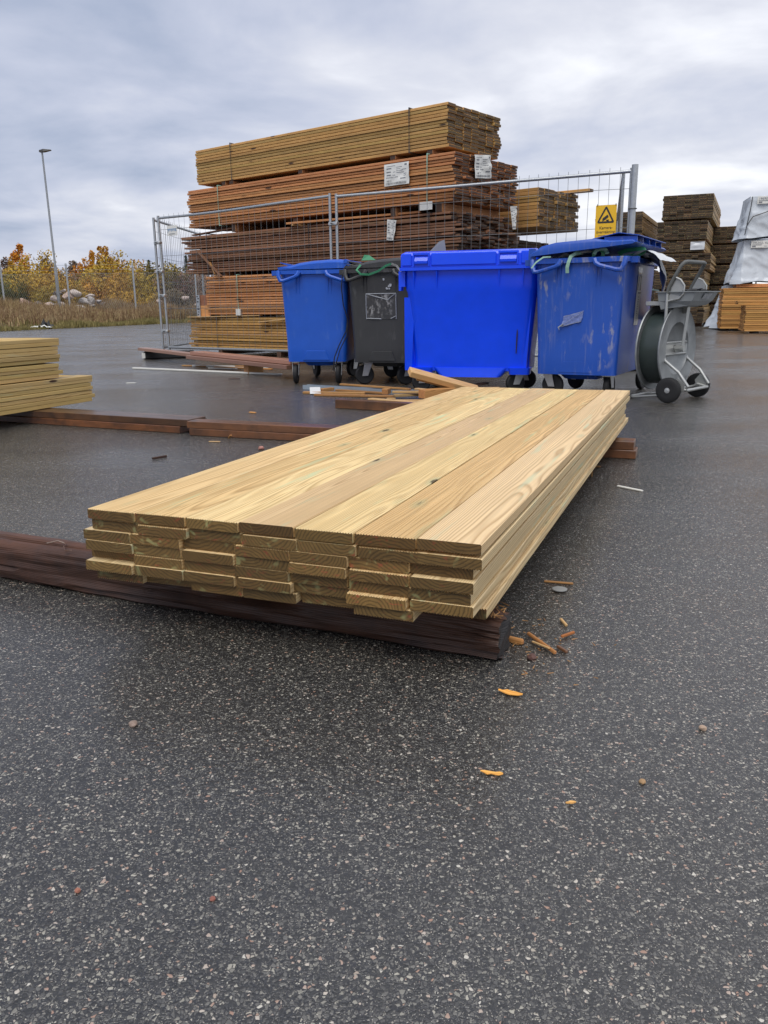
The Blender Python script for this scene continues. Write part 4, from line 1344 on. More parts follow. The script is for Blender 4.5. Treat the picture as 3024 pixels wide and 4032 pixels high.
# tilted lid, hinged on the left, propped up by rubbish
ang = rad(4.8)
ML = Matrix.Translation((-.40, 0, 1.175)) @ Matrix.Rotation(-ang, 4, 'Y')
prof = [(0, 0), (.84, 0), (.86, .012), (.84, .03), (.66, .045), (.55, .075), (.22, .085), (.10, .07), (.03, .035), (0, .02)]
rings = []
for y, sc in ((-.06, .72), (-.045, 1), (.3, 1.06), (.9, 1.06), (1.24, 1), (1.26, .8)):
    rings.append([(x, y, z * sc) for x, z in prof])
lidp.loft(rings, True, True, True, M=ML)
lo = lidp.build('lid', M['bin4'], t4, sharp=35)
lp = MB()
lp.loft([[(.50, .04, .08), (.50, 1.0, .08), (.50, 1.0, .086), (.50, .04, .086)], [(.72, .0, .098), (.72, 1.14, .098), (.72, 1.14, .104), (.72, .0, .104)], [(.88, .02, .060), (.88, 1.12, .060), (.88, 1.12, .066), (.88, .02, .066)]], True, True, M=ML)
lp.build('lid_grip', M['bin4'], lo)
for y in (.03, .25, .5, .75, 1.0):
    MB().loft([[(.60, y, .04), (.60, y + .012, .04), (.60, y + .012, .086), (.60, y, .086)], [(.86, y, .01), (.86, y + .012, .01), (.86, y + .012, .062), (.86, y, .062)]], True, True, M=ML).build('lid_web', M['bin4'], lo)
MB().box((-.425, -.03, 1.15), (-.375, .02, 1.24)).build('hinge', M['bin4'], t4)
# sticker on the right side, crumpled film on the front
st = MB().grid(lambda u, v: (.372 - .030 * (1 - v) * .55 + .003, .52 + .16 * u, .60 + .42 * v), 3, 8)
so = st.build('sticker', M['white'], t4)
sb = MB()
for u0, u1, v0, v1 in ((.12, .88, .68, .95),):
    pass
m_, g_ = new_mat('sticker_photo')
tc_ = g_.n('ShaderNodeTexCoord')
finish(g_, g_.ramp(g_.noise(g_.mapv(tc_.outputs['Object'], (1, 40, 9)), 1.0, 3, .6).outputs[0], [(.42, .03), (.5, .3), (.58, .6)]), .4)
MB().grid(lambda u, v: (.372 - .030 * (.30 - .27 * v) * .55 + .005, .535 + .13 * u, .895 + .115 * v), 2, 2).build('sticker_picture', m_, so)
for k in range(11):
    sb.box((.3755 - .0165 * (1 - k / 14), .585, .635 + k * .02), (.3775 - .0165 * (1 - k / 14), .585 + RND.uniform(.012, .03), .641 + k * .02))
sb.box((.376, .545, .868), (.378, .655, .878))
kind(sb.build('print', M['ink'], so), 'stuff')
MB().grid(lambda u, v: (.373 + .006 * abs(mnoise.noise(Vector((u * 6, v * 6, 1)))), .52 + .16 * u, 1.03 + .06 * v), 6, 4).build('sticker_remnant', M['clearpl'], t4)
M['bluefilm'] = plain('clear_film_on_blue', (0.15, 0.20, 0.44), 0.18, var=0.7, scale=38, bstr=0.8)
fs_ = MB().grid(lambda u, v: (-.13 + .17 * u + .02 * v + .008 * mnoise.noise(Vector((v * 4, u * 2, 7))), .004 - .010 * abs(mnoise.noise(Vector((u * 5, v * 5, 4)))),   .60 + .085 * v + .045 * u + .012 * mnoise.noise(Vector((u * 5, v * 2, 3)))), 12, 8).build('film_scrap', M['bluefilm'], t4)
fe = MB()
fe.tube([(-.13, -.006, .60), (-.05, -.007, .622), (.04, -.006, .645)], .0016, 4)
fe.tube([(-.11, -.006, .685), (-.02, -.007, .705), (.06, -.006, .73)], .0014, 4)
fe.tube([(-.125, -.007, .605), (-.05, -.008, .66), (.05, -.007, .72)], .0011, 4)
fe.tube([(-.11, -.007, .625), (-.15, -.008, .595), (-.14, -.008, .575)], [.005, .007, .003], 5)
fe.build('film_edge', M['clearpl'], fs_)


def bin4(x, y, z):
    c, s = math.cos(rad(-29)), math.sin(rad(-29))
    return (1.63 + c * x - s * y, 6.998 + s * x + c * y, z)


def ribbon(mb, pts, wd, nrm=(0, 0, 1), th=.0015):
    pts = [Vector(p) for p in pts]
    out = []
    for i, p in enumerate(pts):
        t_ = (pts[min(i + 1, len(pts) - 1)] - pts[max(i - 1, 0)]).normalized()
        s = t_.cross(Vector(nrm)).normalized() * wd / 2
        u_ = s.cross(t_).normalized() * th
        out.append([p - s - u_, p + s - u_, p + s + u_, p - s + u_])
    mb.loft(out, True, True)
    return mb


def arc(c, r0, r1, a0, a1, n, ax=(1, 0, 0), ay=(0, 0, 1)):
    c, ax, ay = Vector(c), Vector(ax), Vector(ay)
    return [c + ax * r0 * math.cos(rad(a0 + (a1 - a0) * k / n)) + ay * r1 * math.sin(rad(a0 + (a1 - a0) * k / n)) for k in range(n + 1)]


def strap_thing(label, pts, wd, mat, nrm, name='plastic_strap'):
    return tag(ribbon(MB(), pts, wd, nrm).build(name, M[mat]), label, 'strap')


strap_thing('pale green strap end hanging over the front rim of the scuffed bin', [bin4(*p) for p in ((.0, .08, 1.20), (-.03, .0, 1.19), (-.06, -.037, 1.165), (-.075, -.045, 1.12), (-.085, -.042, 1.08), (-.085, -.030, 1.035))], .028, 'mint', (0.35, 1, .2))
strap_thing('large green strap loop bulging out under the lid corner of the scuffed bin', arc(bin4(.34, .34, 1.195), .11, .028, 200, 520, 18, (.9, -.38, .15), (.1, .2, 1)), .04, 'green', (-.3, -.8, .5))
strap_thing('pale green folded strap, left of the large loop under the lid', arc(bin4(.16, .06, 1.185), .05, .035, 180, 20, 10, (.9, -.38, .1), (0, .2, 1)) + [Vector(bin4(.23, .0, 1.18))], .028, 'mint', (-.3, -.9, .3))
strap_thing('small dark green strap loop inside the scuffed bin', arc(bin4(.13, .10, 1.18), .04, .04, 200, -20, 10, (.9, -.38, 0), (0, .1, 1)), .028, 'green', (-.3, -.9, .3))
strap_thing('thin mint strap trailing from between the two right bins', [(1.40, 7.02, 1.165), (1.33, 6.98, 1.16), (1.27, 6.97, 1.12), (1.235, 6.97, 1.075)], .012, 'mint', (.3, 1, .1))
# rubbish filling the bin
r4 = MB()
def crump(u, v):
    x, y = -.33 + .66 * u, .04 + .95 * v
    return (x, y, 1.05 + .19 * math.sin(math.pi * min(max(u * .9 + .12, 0), 1)) * (.5 + .5 * math.sin(math.pi * v)) * u + .05 * mnoise.noise(Vector((u * 5, v * 6, 2))))
tag(r4.grid(crump, 26, 26, smooth=False).build('plastic_rubbish', M['greybag'], None, (1.63, 6.998, 0), rad(-29)), 'dark crumpled plastic rubbish heaped inside the scuffed bin', 'rubbish')
tag(MB().grid(lambda u, v: (-.25 + .32 * u, .02 + .18 * v, 1.16 + .05 * u + .03 * mnoise.noise(Vector((u * 4, v * 4, 9)))), 10, 6, smooth=False).build('white_film', M['whitepl'], None, (1.63, 6.998, 0), rad(-29)),
    'strip of white film showing under the lid of the scuffed bin', 'film')
# silver grey sheet hanging out on the right
def hang(u, v):
    a = v * 1.0
    pts = [(.30, .55, 1.17), (.40, .62, 1.22), (.55, .66, 1.15), (.60, .74, .98), (.56, .80, .80), (.44, .80, .66)]
    k = min(int(a * 5), 4)
    p = lerp(pts[k], pts[k + 1], a * 5 - k)
    wv = .04 * mnoise.noise(Vector((u * 4, v * 4, 6)))
    return (p[0] - .16 * u * (.2 + v * .6) + wv, p[1] - .25 + .55 * u, p[2] + wv - .05 * u * u)
tag(MB().grid(hang, 16, 24).build('plastic_sheet', M['greybag'], None, (1.63, 6.998, 0), rad(-29)), 'dark grey plastic sheet hanging down the back of the scuffed bin', 'plastic sheet')
tag(MB().grid(lambda u, v: (.36 + .26 * u + .05 * v, .26 + .42 * v - .1 * u, 1.17 + .05 * math.sin(math.pi * u) * (1 - v * .4) - .05 * u * u + .02 * mnoise.noise(Vector((u * 4, v * 4, 1)))), 12, 10).build('film_flap', M['whitepl'], None, (1.63, 6.998, 0), rad(-29)),
    'shiny silver film flap folded over the right rim of the scuffed bin', 'film')
tag(MB().grid(lambda u, v: (.42 + .16 * u, .86 + .06 * u + .03 * mnoise.noise(Vector((u * 5, v * 5, 4))), .36 + .36 * v), 12, 12).build('clear_film', M['whitepl'], None, (1.63, 6.998, 0), rad(-29)),
    'pale translucent film bunched low behind the scuffed bin', 'film')
# things on the other bins
tag(MB().tube([(-.36, 8.50, 1.175), (-.385, 8.44, 1.10), (-.40, 8.44, .97), (-.385, 8.46, .80), (-.345, 8.46, .66), (-.36, 8.47, .55), (-.44, 8.49, .40), (-.49, 8.5, .28), (-.51, 8.50, .15)], .006, 6)
    .tube([(-.36, 8.50, 1.17), (-.33, 8.42, 1.19), (-.27, 8.4, 1.18)], .005, 6)
    .tube([(-.345, 8.46, .62), (-.355, 8.455, .5), (-.43, 8.475, .36), (-.475, 8.49, .22), (-.50, 8.50, .14)], .006, 6).build('hanging_cable', M['cable']),
    'black cable looping down the right side of the left blue bin', 'cable')
strap_thing('green strap looped over the front rim of the charcoal bin', [(-.20, 8.33, 1.18), (-.24, 8.29, 1.13), (-.20, 8.27, 1.09), (-.12, 8.25, 1.085), (-.03, 8.23, 1.115), (.05, 8.20, 1.165), (.10, 8.19, 1.18)], .02, 'green', (.2, 1, .3))
strap_thing('grey strap end curling down the charcoal bin', [(.10, 8.185, 1.18), (.15, 8.17, 1.16), (.19, 8.15, 1.11), (.21, 8.14, 1.07)], .02, 'steel', (.2, 1, .4))
tag(MB().loft([[(-.20, 8.70, 1.24), (-.05, 8.65, 1.24), (-.05, 8.72, 1.24), (-.20, 8.77, 1.24)], [(-.17, 8.70, 1.295), (-.12, 8.69, 1.29), (-.11, 8.71, 1.28), (-.17, 8.72, 1.28)]], True, True).build('green_scrap', M['green'], None),
    'dark green plastic scrap poking up behind the charcoal bin lid', 'scrap')
tag(MB().loft([[(.42, 8.1, 1.24), (.62, 8.02, 1.24), (.62, 8.1, 1.24), (.45, 8.16, 1.24)], [(.55, 8.08, 1.37), (.60, 8.06, 1.385), (.60, 8.09, 1.37), (.56, 8.1, 1.36)]], True, True).build('grey_scrap', M['greybag'], None),
    'grey crumpled plastic poking up behind the vivid blue bin', 'scrap')

# ================================================================== STRAPPING TROLLEY
O = Vector((2.505, 6.815, 0))
U = Vector((.69, .72, 0)).normalized()
Fv = Vector((-U.y, U.x, 0))
TM = Matrix(((U.x, Fv.x, 0, 0), (U.y, Fv.y, 0, 0), (0, 0, 1, 0), (0, 0, 0, 1)))   # local x = along axle, y = towards reel
t = thing('strapping_trolley', 'steel strapping trolley with a large reel of black band and two black wheels', 'trolley', O, math.atan2(U.y, U.x))
RX = Matrix.Rotation(rad(90), 4, 'X')
RY = Matrix.Rotation(rad(90), 4, 'Y')
fr_ = MB()
tb = .0125
for s in (-1, 1):
    fr_.tube([(s * .20, -.03, .12), (s * .20, -.115, .10), (s * .20, -.125, .13), (s * .205, -.04, .24), (s * .21, .08, .33), (s * .21, .10, .38), (s * .21, .10, .6), (s * .21, .10, .86)], tb, 10)
fr_.tube([(-.20, -.05, .105), (-.20, -.115, .10), (.20, -.115, .10), (.20, -.05, .105)], tb, 10)
fr_.tube([(-.21, .095, .47), (.21, .095, .47)], .0105, 10)
fr_.tube([(-.21, .095, .375), (.21, .095, .375)], .0105, 10)
fr_.tube([(-.27, 0, .10), (.27, 0, .10)], .011, 10)
fr_.build('frame', M['steel'], t)
MB().box((-.2, .095, .385), (.2, .099, .465)).build('cross_plate', M['steel'], t)
nut = MB().prism([(.035 * math.cos(rad(60 * k)), .035 * math.sin(rad(60 * k))) for k in range(6)], -.012, .03, Matrix.Translation((.0, .075, .42)) @ RX)
nut.build('hub_nut', M['steel'], t)
hd = MB()
hd.tube([(-.21, .10, .86), (-.21, .09, .91), (-.21, .05, .985), (-.205, .005, 1.07), (-.19, -.015, 1.095), (-.15, -.022, 1.10), (.15, -.022, 1.10), (.19, -.015, 1.095), (.205, .005, 1.07), (.21, .05, .985), (.21, .09, .91), (.21, .10, .86)], .0155, 10)
hd.build('handle', M['grip'], t)
for s in (-1, 1):
    MB().tube([(s * .21, .045, .985), (s * .21, .0, .965), (s * .21, -.035, .92), (s * .21, -.035, .86), (s * .21, .0, .82), (s * .21, .09, .80)], .0075, 8).build('guard_loop', M['steel'], t)
    sp = MB().prism([(.09, .80), (.005, .815), (-.03, .855), (-.03, .92), (.0, .96), (.04, .975), (.09, .88)], -.002, .002, Matrix(((0, 0, 1, s * .20), (1, 0, 0, 0), (0, 1, 0, 0), (0, 0, 0, 1))))
    po = sp.build('side_plate', M['steel'], t)
    for k in range(4):
        MB().cyl((s * .206, -.005 - .006 * k, .84 + .012 * k), (s * .196, -.005 - .006 * k, .84 + .012 * k), .0045, 8).build('bolt_hole', M['blackink'], po)
ty = MB()
def tr_ring(w0, w1, y0, y1, z0, z1):
    return [(-w0, y0, z0), (w0, y0, z0), (w1, y1, z1), (-w1, y1, z1)]
ty.loft([tr_ring(.18, .17, .16, -.06, .735, .765), tr_ring(.19, .20, .18, -.10, .80, .80), tr_ring(.20, .215, .19, -.14, .875, .875), tr_ring(.212, .227, .20, -.152, .875, .875),
         tr_ring(.212, .227, .20, -.152, .869, .869), tr_ring(.204, .219, .194, -.144, .869, .869), tr_ring(.196, .211, .186, -.136, .872, .872), tr_ring(.175, .165, .155, -.05, .76, .79)], True, True)
to = ty.build('tray', M['tray'], t)
MB().grid(lambda u, v: (-.06 + .14 * u, -.145 + .03 * (1 - v) - .006 * abs(mnoise.noise(Vector((u * 6, v * 5, 2)))), .815 + .04 * v), 8, 5).build('tray_label', M['clearpl'], to)
tl = MB()
tl.tube([(-.12, .12, .86), (.0, .0, .885), (.1, -.08, .88)], .014, 6)
tl.box((-.12, -.02, .84), (.08, .10, .885))
tl.tube([(.1, .14, .86), (.02, -.08, .89)], .01, 6)
tag(tl.build('strapping_tool', M['blackpl'], None, O, math.atan2(U.y, U.x)), 'black hand tool lying in the grey tray of the trolley', 'tool')
# reel: axis along local y
RM = Matrix.Translation((0, 0, .42)) @ Matrix.Rotation(rad(-90), 4, 'X')     # lathe z -> +y
Rr = .345
def flange(h, s):
    m = MB()
    m.lathe([(.0, h + s * .055), (.045, h + s * .055), (.05, h + s * .05), (.19, h + s * .045), (.205, h + s * .02), (.215, h), (Rr - .01, h), (Rr, h - s * .010), (Rr + .004, h - s * .004), (Rr, h + s * .003), (Rr - .012, h - s * .004 + s * .0), (.22, h - s * .004)][:8] + [(Rr + .005, h - s * .004), (Rr, h + s * .006), (Rr - .012, h + s * .004), (.218, h + s * .004)], 56, RM)
    return m
f1 = MB().lathe([(.0, .125), (.05, .125), (.17, .122), (.20, .10), (.212, .078), (Rr - .008, .078), (Rr, .072), (Rr + .004, .078), (Rr, .086), (Rr - .01, .084), (.216, .084), (.2, .106), (.17, .128), (.05, .131), (0, .131)], 64, RM).build('reel_flange', M['reel'], t)
f2 = MB().lathe([(.0, .25), (.17, .25), (.2, .262), (.212, .272), (Rr - .008, .272), (Rr, .266), (Rr + .004, .274), (Rr, .282), (Rr - .01, .28), (.2, .28), (0, .27)], 64, RM).build('reel_flange', M['reel'], t)
MB().lathe([(.21, .085), (.292, .086), (.295, .10), (.296, .18), (.294, .25), (.292, .270), (.21, .271)], 64, RM, closed=True).build('strap_coil', M['coil'], t)
MB().lathe([(.0, .02), (.028, .02), (.028, .30), (0, .30)], 16, RM).build('axle', M['steel'], t)
MB().cbox((-.17, .02, .765), (.06, .30, .80), .004).build('brake_bracket', M['steel'], t)
MB().loft([[(.03, .03, .76), (.08, .03, .76), (.08, .036, .76), (.03, .036, .76)], [(-.02, .035, .44), (.035, .035, .44), (.035, .041, .44), (-.02, .041, .44)]], True, True).build('brake_arm', M['steel'], t)
MB().box((.06, .03, .70), (.075, .28, .79)).build('bracket_flange', M['steel'], t)
for s in (-1, 1):
    W_ = Matrix.Translation((s * .283, 0, .101)) @ RY
    wo = MB().lathe([(.055, -.024), (.088, -.026), (.098, -.020), (.101, -.010), (.101, .010), (.098, .020), (.088, .026), (.055, .024)], 36, W_).build('wheel', M['rubber'], t)
    rm = MB().lathe([(.03, -.016), (.056, -.014), (.058, -.022), (.062, -.0245), (.062, .0245), (.058, .022), (.056, .014), (.03, .016)], 28, W_)
    for k in range(5):
        a = rad(72 * k + 20)
        rm.tube([(s * .283 - .02 * s, .02 * math.cos(a), .101 + .02 * math.sin(a)), (s * .283 - .017 * s, .058 * math.cos(a), .101 + .058 * math.sin(a))], .006, 5)
        rm.tube([(s * .283 + .02 * s, .02 * math.cos(a), .101 + .02 * math.sin(a)), (s * .283 + .017 * s, .058 * math.cos(a), .101 + .058 * math.sin(a))], .006, 5)
    rm.build('rim', M['blackpl'], wo)
    MB().lathe([(0, -.034), (.011, -.034), (.012, -.029), (.021, -.028), (.022, -.026), (.022, .026), (.021, .028), (.012, .029), (.011, .034), (0, .034)], 20, W_).build('hub_cap', M['zinc'], wo)
    tp = MB()
    for k in range(44):
        a = rad(360 / 44 * k)
        for sx_ in (-.012, .012):
            tp.tube([(s * .283 + sx_ - .006, .1005 * math.cos(a), .101 + .1005 * math.sin(a)), (s * .283 + sx_ + .006, .1005 * math.cos(a + .05), .101 + .1005 * math.sin(a + .05))], .0022, 4, smooth=False)
    tp.build('tread', M['rubber'], wo)
    MB().prism([(-.02, .10), (-.10, .09), (-.10, .15), (-.04, .2), (0, .15)], -.003, .003, Matrix(((0, 0, 1, s * .215), (1, 0, 0, 0), (0, 1, 0, 0), (0, 0, 0, 1)))).build('axle_plate', M['steel'], t)
MB().tube([(-.17, .0, .08), (-.17, .12, .045), (-.17, .36, .016), (-.12, .40, .016), (.12, .40, .016), (.17, .36, .016), (.17, .12, .045), (.17, 0, .08)], .0115, 10).build('foot_loop', M['steel'], t)
# ================================================================== TEMPORARY STEEL FENCE
def fence_panel(label, p, q, zt0, zt1, zb0, zb1, seed, post_r=.0205, rail_sag=0.0, sp=.115, horiz=5, over=.05, bend=0.0):
    """p, q: (x, y) of the two end posts"""
    t = thing('steel_fence', label, 'fence', (p[0], p[1], 0), math.atan2(q[1] - p[1], q[0] - p[0]), None)
    L = math.hypot(q[0] - p[0], q[1] - p[1])
    r = random.Random(seed)
    zt = lambda x: zt0 + (zt1 - zt0) * x / L - rail_sag * math.sin(math.pi * x / L)
    zb = lambda x: zb0 + (zb1 - zb0) * x / L
    for x, lean in ((0, -.035 if seed == 1 else 0), (L, 0)):
        MB().tube([(x, 0, zb(x) - .06), (x + lean, 0, zt(x) + .035)], post_r, 10).build('post', M['galv'], t)
    MB().tube([(L * k / 12, bend * math.sin(6.28 * k / 12), zt(L * k / 12)) for k in range(13)], post_r * .95, 10).build('rail', M['galv'], t)
    MB().tube([(0, 0, zb(0)), (L, 0, zb(L))], post_r * .95, 10).build('rail', M['galv_dull'], t)
    w_ = MB()
    n = int(L / sp)
    for i in range(1, n):
        x = L * i / n
        j = [r.uniform(-.006, .006) for _ in range(4)]
        w_.tube([(x, -.012, zb(x) - .02), (x + j[0], -.012, zb(x) + .6), (x + j[1], -.012, zb(x) + 1.3), (x + j[2], -.012, zt(x) + over)], .0024, 4, smooth=False)
    for i in range(horiz):
        f = (i + .55) / horiz
        for e in (0,):
            w_.tube([(L * k / 10, -.017, zb(L * k / 10) + (zt(L * k / 10) - zb(L * k / 10)) * f + .012 * mnoise.noise(Vector((k * .6, f * 9, seed)))) for k in range(11)], .0028, 4, smooth=False)
    kind(w_.build('wire_mesh', M['wire'], t), 'stuff')
    return t


fence_panel('left steel mesh fence panel standing before the big timber pile', (-3.50, 13.66), (-.675, 11.60), 2.17, 2.215, .16, .16, 1, rail_sag=.015, bend=.03)
t = fence_panel('right steel mesh fence panel with the yellow camera sign', (-.585, 11.53), (2.86, 9.90), 2.20, 2.235, .16, .16, 2, sp=.118)
fence_panel('steel mesh fence panel turning back at the left end of the pile', (-3.62, 13.74), (-3.53, 16.75), 2.15, 2.17, .16, .14, 3)
fence_panel('steel mesh fence panel turning back behind the yellow sign', (2.80, 10.02), (3.58, 13.0), 2.22, 2.0, .16, .16, 4)
# thick galvanised pole beside the right panel
t = thing('steel_pole', 'thick galvanised pole at the right end of the steel fence', 'pole', (2.885, 9.87, 0))
MB().tube([(0, 0, .02), (.0, 0, 2.30)], .036, 14).build('pole', M['galv'], t)
MB().tube([(.055 * math.cos(rad(20 * k)) * .8, .055 * math.sin(rad(20 * k)) * .8, 1.83) for k in range(18)], .006, 6, closed=True).build('clamp_ring', M['grip'], t)
MB().cbox((-.22, -.10, 0), (.22, .10, .12), .02).build('foot', M['rubber'], t)
# chain hanging between pole and panel
ch = MB()
for k in range(14):
    z = 1.34 + k * .035
    Mk = Matrix.Translation((2.74 - .002 * k, 10.0, z)) @ Matrix.Rotation(rad(90 * (k % 2)), 4, 'Z')
    ch.tube([Mk @ Vector((.009 * math.cos(rad(45 * q)), 0, .02 * math.sin(rad(45 * q)))) for q in range(8)], .0035, 5, closed=True)
tag(ch.build('chain', M['zinc']), 'steel chain hanging beside the pole behind the yellow sign', 'chain')
# clamps between neighbouring posts
cl_spots = [(-3.565, 13.69, 1.80, 'top clamp joining the two leftmost fence posts'), (-3.56, 13.69, 1.36, 'middle clamp joining the two leftmost fence posts'), (-3.55, 13.69, .98, 'lower clamp joining the two leftmost fence posts'), (-3.545, 13.69, .42, 'lowest clamp on the leftmost fence posts'),
            (-.63, 11.555, 1.86, 'brownish clamp high between the two middle fence posts'), (-.63, 11.555, 1.33, 'pale clamp low between the two middle fence posts')]
for i, (x, y, z, lb) in enumerate(cl_spots):
    c = thing('fence_clamp', lb, 'clamp', (x, y, z), PR, 'clamps on the steel fence posts')
    wd = .075
    MB().cbox((-wd, -.032, -.022), (wd, .032, .022), .008).build('clamp_body', M['zinc'], c)
    MB().cyl((0, -.055, 0), (0, .04, 0), .011, 8).build('bolt', M['grip'], c)
for x, y, lb in ((-.63, 11.56, 'rubber fence foot under the middle fence posts behind the bins'),):
    tag(MB().cbox((-.38, -.11, 0), (.38, .11, .12), .02).build('ballast_block', M['rubber'], None, (x, y, 0), PR + 1.2), lb, 'fence foot')
# hire plate on the left panel
t = thing('hire_plate', 'small white plate with blue lettering on the left fence panel', 'plate', (-3.27, 13.475, 1.965), math.atan2(-2.06, 2.825))
MB().cbox((-.115, -.004, -.075), (.115, .004, .075), .002).build('plate_sheet', M['white'], t)
letters('lettering', 'yrema', M['bluepr'], .085, t, (0, -.0055, -.01), (rad(90), 0, 0), 'CENTER')
MB().box((-.07, -.0062, -.055), (.06, -.0045, -.045)).build('small_print', M['ink'], t)

# yellow camera surveillance sign on the right panel
sgx, sgy = 2.615, 9.985
t = thing('warning_sign', 'yellow camera surveillance warning sign on the steel fence', 'sign', (sgx, sgy, 1.70), math.atan2(-1.63, 3.445))
SM = Matrix.Rotation(rad(90), 4, 'X')
t.scale = (.88, 1, .95)
cs = [(x, z) for x, z in ((-.130, -.195), (.130, -.195), (.135, -.19), (.135, .19), (.130, .195), (-.130, .195), (-.135, .19), (-.135, -.19))]
MB().prism(cs, 0, .004, SM).build('sign_panel', M['yellow'], t)
def tri(r_, z0):
    return [Vector((r_ * math.cos(rad(a)), z0 + r_ * math.sin(rad(a)), 0)) for a in (90, 210, 330)]
ring = MB()
def rounded_tri(R_, cz, rr, n=5):
    pts = []
    for a in (90, 210, 330):
        c = Vector((R_ * math.cos(rad(a)), cz + R_ * math.sin(rad(a))))
        for k in range(n + 1):
            b_ = a - 60 + 120 * k / n
            pts.append((c.x + rr * math.cos(rad(b_)), c.y + rr * math.sin(rad(b_))))
    return pts
o3, i3 = rounded_tri(.105, .055, .016), rounded_tri(.088, .055, .004)
vs = [(x, -.0062, z) for x, z in o3] + [(x, -.0062, z) for x, z in i3]
n_ = len(o3)
ring.add(vs, [(k, (k + 1) % n_, n_ + (k + 1) % n_, n_ + k) for k in range(n_)])
ring.build('warning_triangle', M['blackink'], t)
pc = MB()
def poly(pts):
    pc.prism([(x, z) for x, z in pts], .0048, .0066, SM)
ca = rad(34)
def cr_(x, z):
    return (x * math.cos(ca) - z * math.sin(ca) - .004, x * math.sin(ca) + z * math.cos(ca) + .048)
poly([cr_(-.042, -.016), cr_(.034, -.016), cr_(.040, -.008), cr_(.040, .016), cr_(-.036, .016), cr_(-.042, .01)])
poly([cr_(-.056, -.020), cr_(-.047, -.020), cr_(-.047, .004), cr_(-.051, .004)])
poly([(.004, .020), (.020, .028), (.030, .014), (.020, .004), (.008, .012)])
poly([(.022, .022), (.040, .028), (.040, .0), (.034, .006), (.020, .008)])
pc.build('camera_symbol', M['blackink'], t)
letters('lettering', 'Kamera-', M['blackink'], .050, t, (.008, -.0055, -.083), (rad(90), 0, 0), 'CENTER')
letters('lettering', 'övervakning', M['blackink'], .050, t, (.004, -.0055, -.131), (rad(90), 0, 0), 'CENTER')
MB().box((-.095, -.0064, -.157), (.085, -.0045, -.153)).build('small_print', M['ink'], t)
for x in (-.115, .122):
    MB().box((x - .004, -.010, .185), (x + .004, .004, .207)).build('cable_tie', M['blackpl'], t)

# ================================================================== LOOSE SCRAPS
def stick(label, p, q, wd, th, mat, cat='scrap wood', name='scrap_stick', col=None, roll=0.0):
    p, q = Vector(p), Vector(q)
    d = q - p
    L = d.length
    o = link(name, plank_mesh(L, wd, th, M[mat], min(.003, th * .2), name), None, (p + q) / 2, 0, col)
    o.rotation_euler = (roll, -math.asin(d.z / L), math.atan2(d.y, d.x))
    return tag(o, label, cat)


def stud(label, p, q, wd=.07, h=.04):
    p, q = Vector(p), Vector(q)
    L = (q - p).length
    b_ = MB()
    b_.box((-L / 2, -wd / 2, 0), (L / 2, wd / 2, .003))
    b_.box((-L / 2, -wd / 2, .003), (L / 2, -wd / 2 + .003, h))
    b_.box((-L / 2, wd / 2 - .003, .003), (L / 2, wd / 2, h))
    tag(b_.build('steel_stud', M['bluegrey'], None, (p + q) / 2, math.atan2((q - p).y, (q - p).x)), label, 'steel stud')


stud('long light steel stud lying flat before the charcoal bin', (-.77, 8.14, .0), (.32, 7.42, .0))
stud('second light steel stud beside the long one, nearer the vivid blue bin', (-.22, 7.90, .0), (.50, 7.40, .0), .06, .035)
stick('thin dark stick lying across the steel studs', (-.41, 8.02, .05), (.25, 7.44, .052), .035, .018, 'tan')
stick('orange brown splintered stick, leftmost in the scrap heap', (-.74, 7.66, .012), (-.16, 7.50, .014), .05, .02, 'tan')
stick('long narrow orange stick in front of the steel studs', (-.62, 7.46, .011), (.11, 7.22, .012), .045, .02, 'tan', col=(.85, .8, .8))
stick('brown stick between the studs and the long orange stick', (-.44, 7.84, .012), (.02, 7.50, .012), .05, .018, 'tan', col=(.8, .75, .7))
stick('small wood block lying behind the white card', (-.57, 7.68, .03), (-.47, 7.76, .032), .05, .03, 'tan', name='wood_block')
stick('small wood block leaning on the studs', (.02, 7.40, .035), (.05, 7.47, .04), .06, .05, 'tan', name='wood_block')
o = tag(MB().cbox((-.05, -.1, 0), (.05, .1, .003), .001).build('white_card', M['white'], None, (-.63, 7.66, .028), .35), 'white card lying on the sticks at the left of the scrap heap', 'card')
o.rotation_euler = (rad(12), 0, .1)
stick('pale batten in the scrap heap, nearest the decking stack', (-.11, 7.0, .015), (.34, 6.62, .015), .06, .022, 'pale')
stick('pale notched batten lying over the orange block', (.09, 7.19, .055), (.36, 7.10, .06), .05, .02, 'pale', col=(.85, .85, .8))
stick('greyish splintered batten beneath the notched one', (.10, 7.12, .03), (.40, 7.18, .032), .06, .02, 'pale', col=(.6, .6, .55))
stick('short pale stub at the front of the scrap heap', (.035, 6.98, .014), (.11, 6.97, .014), .04, .026, 'pale', col=(.8, .8, .75))
stick('orange beam offcut half hidden behind the decking stack', (.335, 7.03, .05), (.62, 7.20, .05), .10, .075, 'tan', col=(1.25, 1.2, 1.15))
stick('pale batten in the scrap heap just behind the orange offcut', (.31, 7.56, .04), (.62, 7.22, .04), .05, .022, 'pale')
stick('pale slat at the front edge of the scrap heap, right of the stub', (.10, 6.88, .012), (.42, 6.84, .012), .05, .02, 'pale', col=(.9, .85, .8))
stick('dark brown beam offcut nearest the decking stack', (-.362, 6.56, .036), (.30, 6.18, .036), .08, .07, 'bearer', col=(1.3, 1.3, 1.3))
stick('thick new pine beam leaning up towards the vivid blue bin', (.235, 7.12, .235), (.85, 7.30, .05), .10, .05, 'pale', 'beam', 'pine_beam', (1.12, 1.08, 1.0), roll=rad(24))
stick('second pine strip below the leaning beam', (.30, 7.20, .18), (.80, 7.33, .03), .05, .04, 'pale', 'scrap wood', col=(1.0, .95, .9), roll=rad(20))
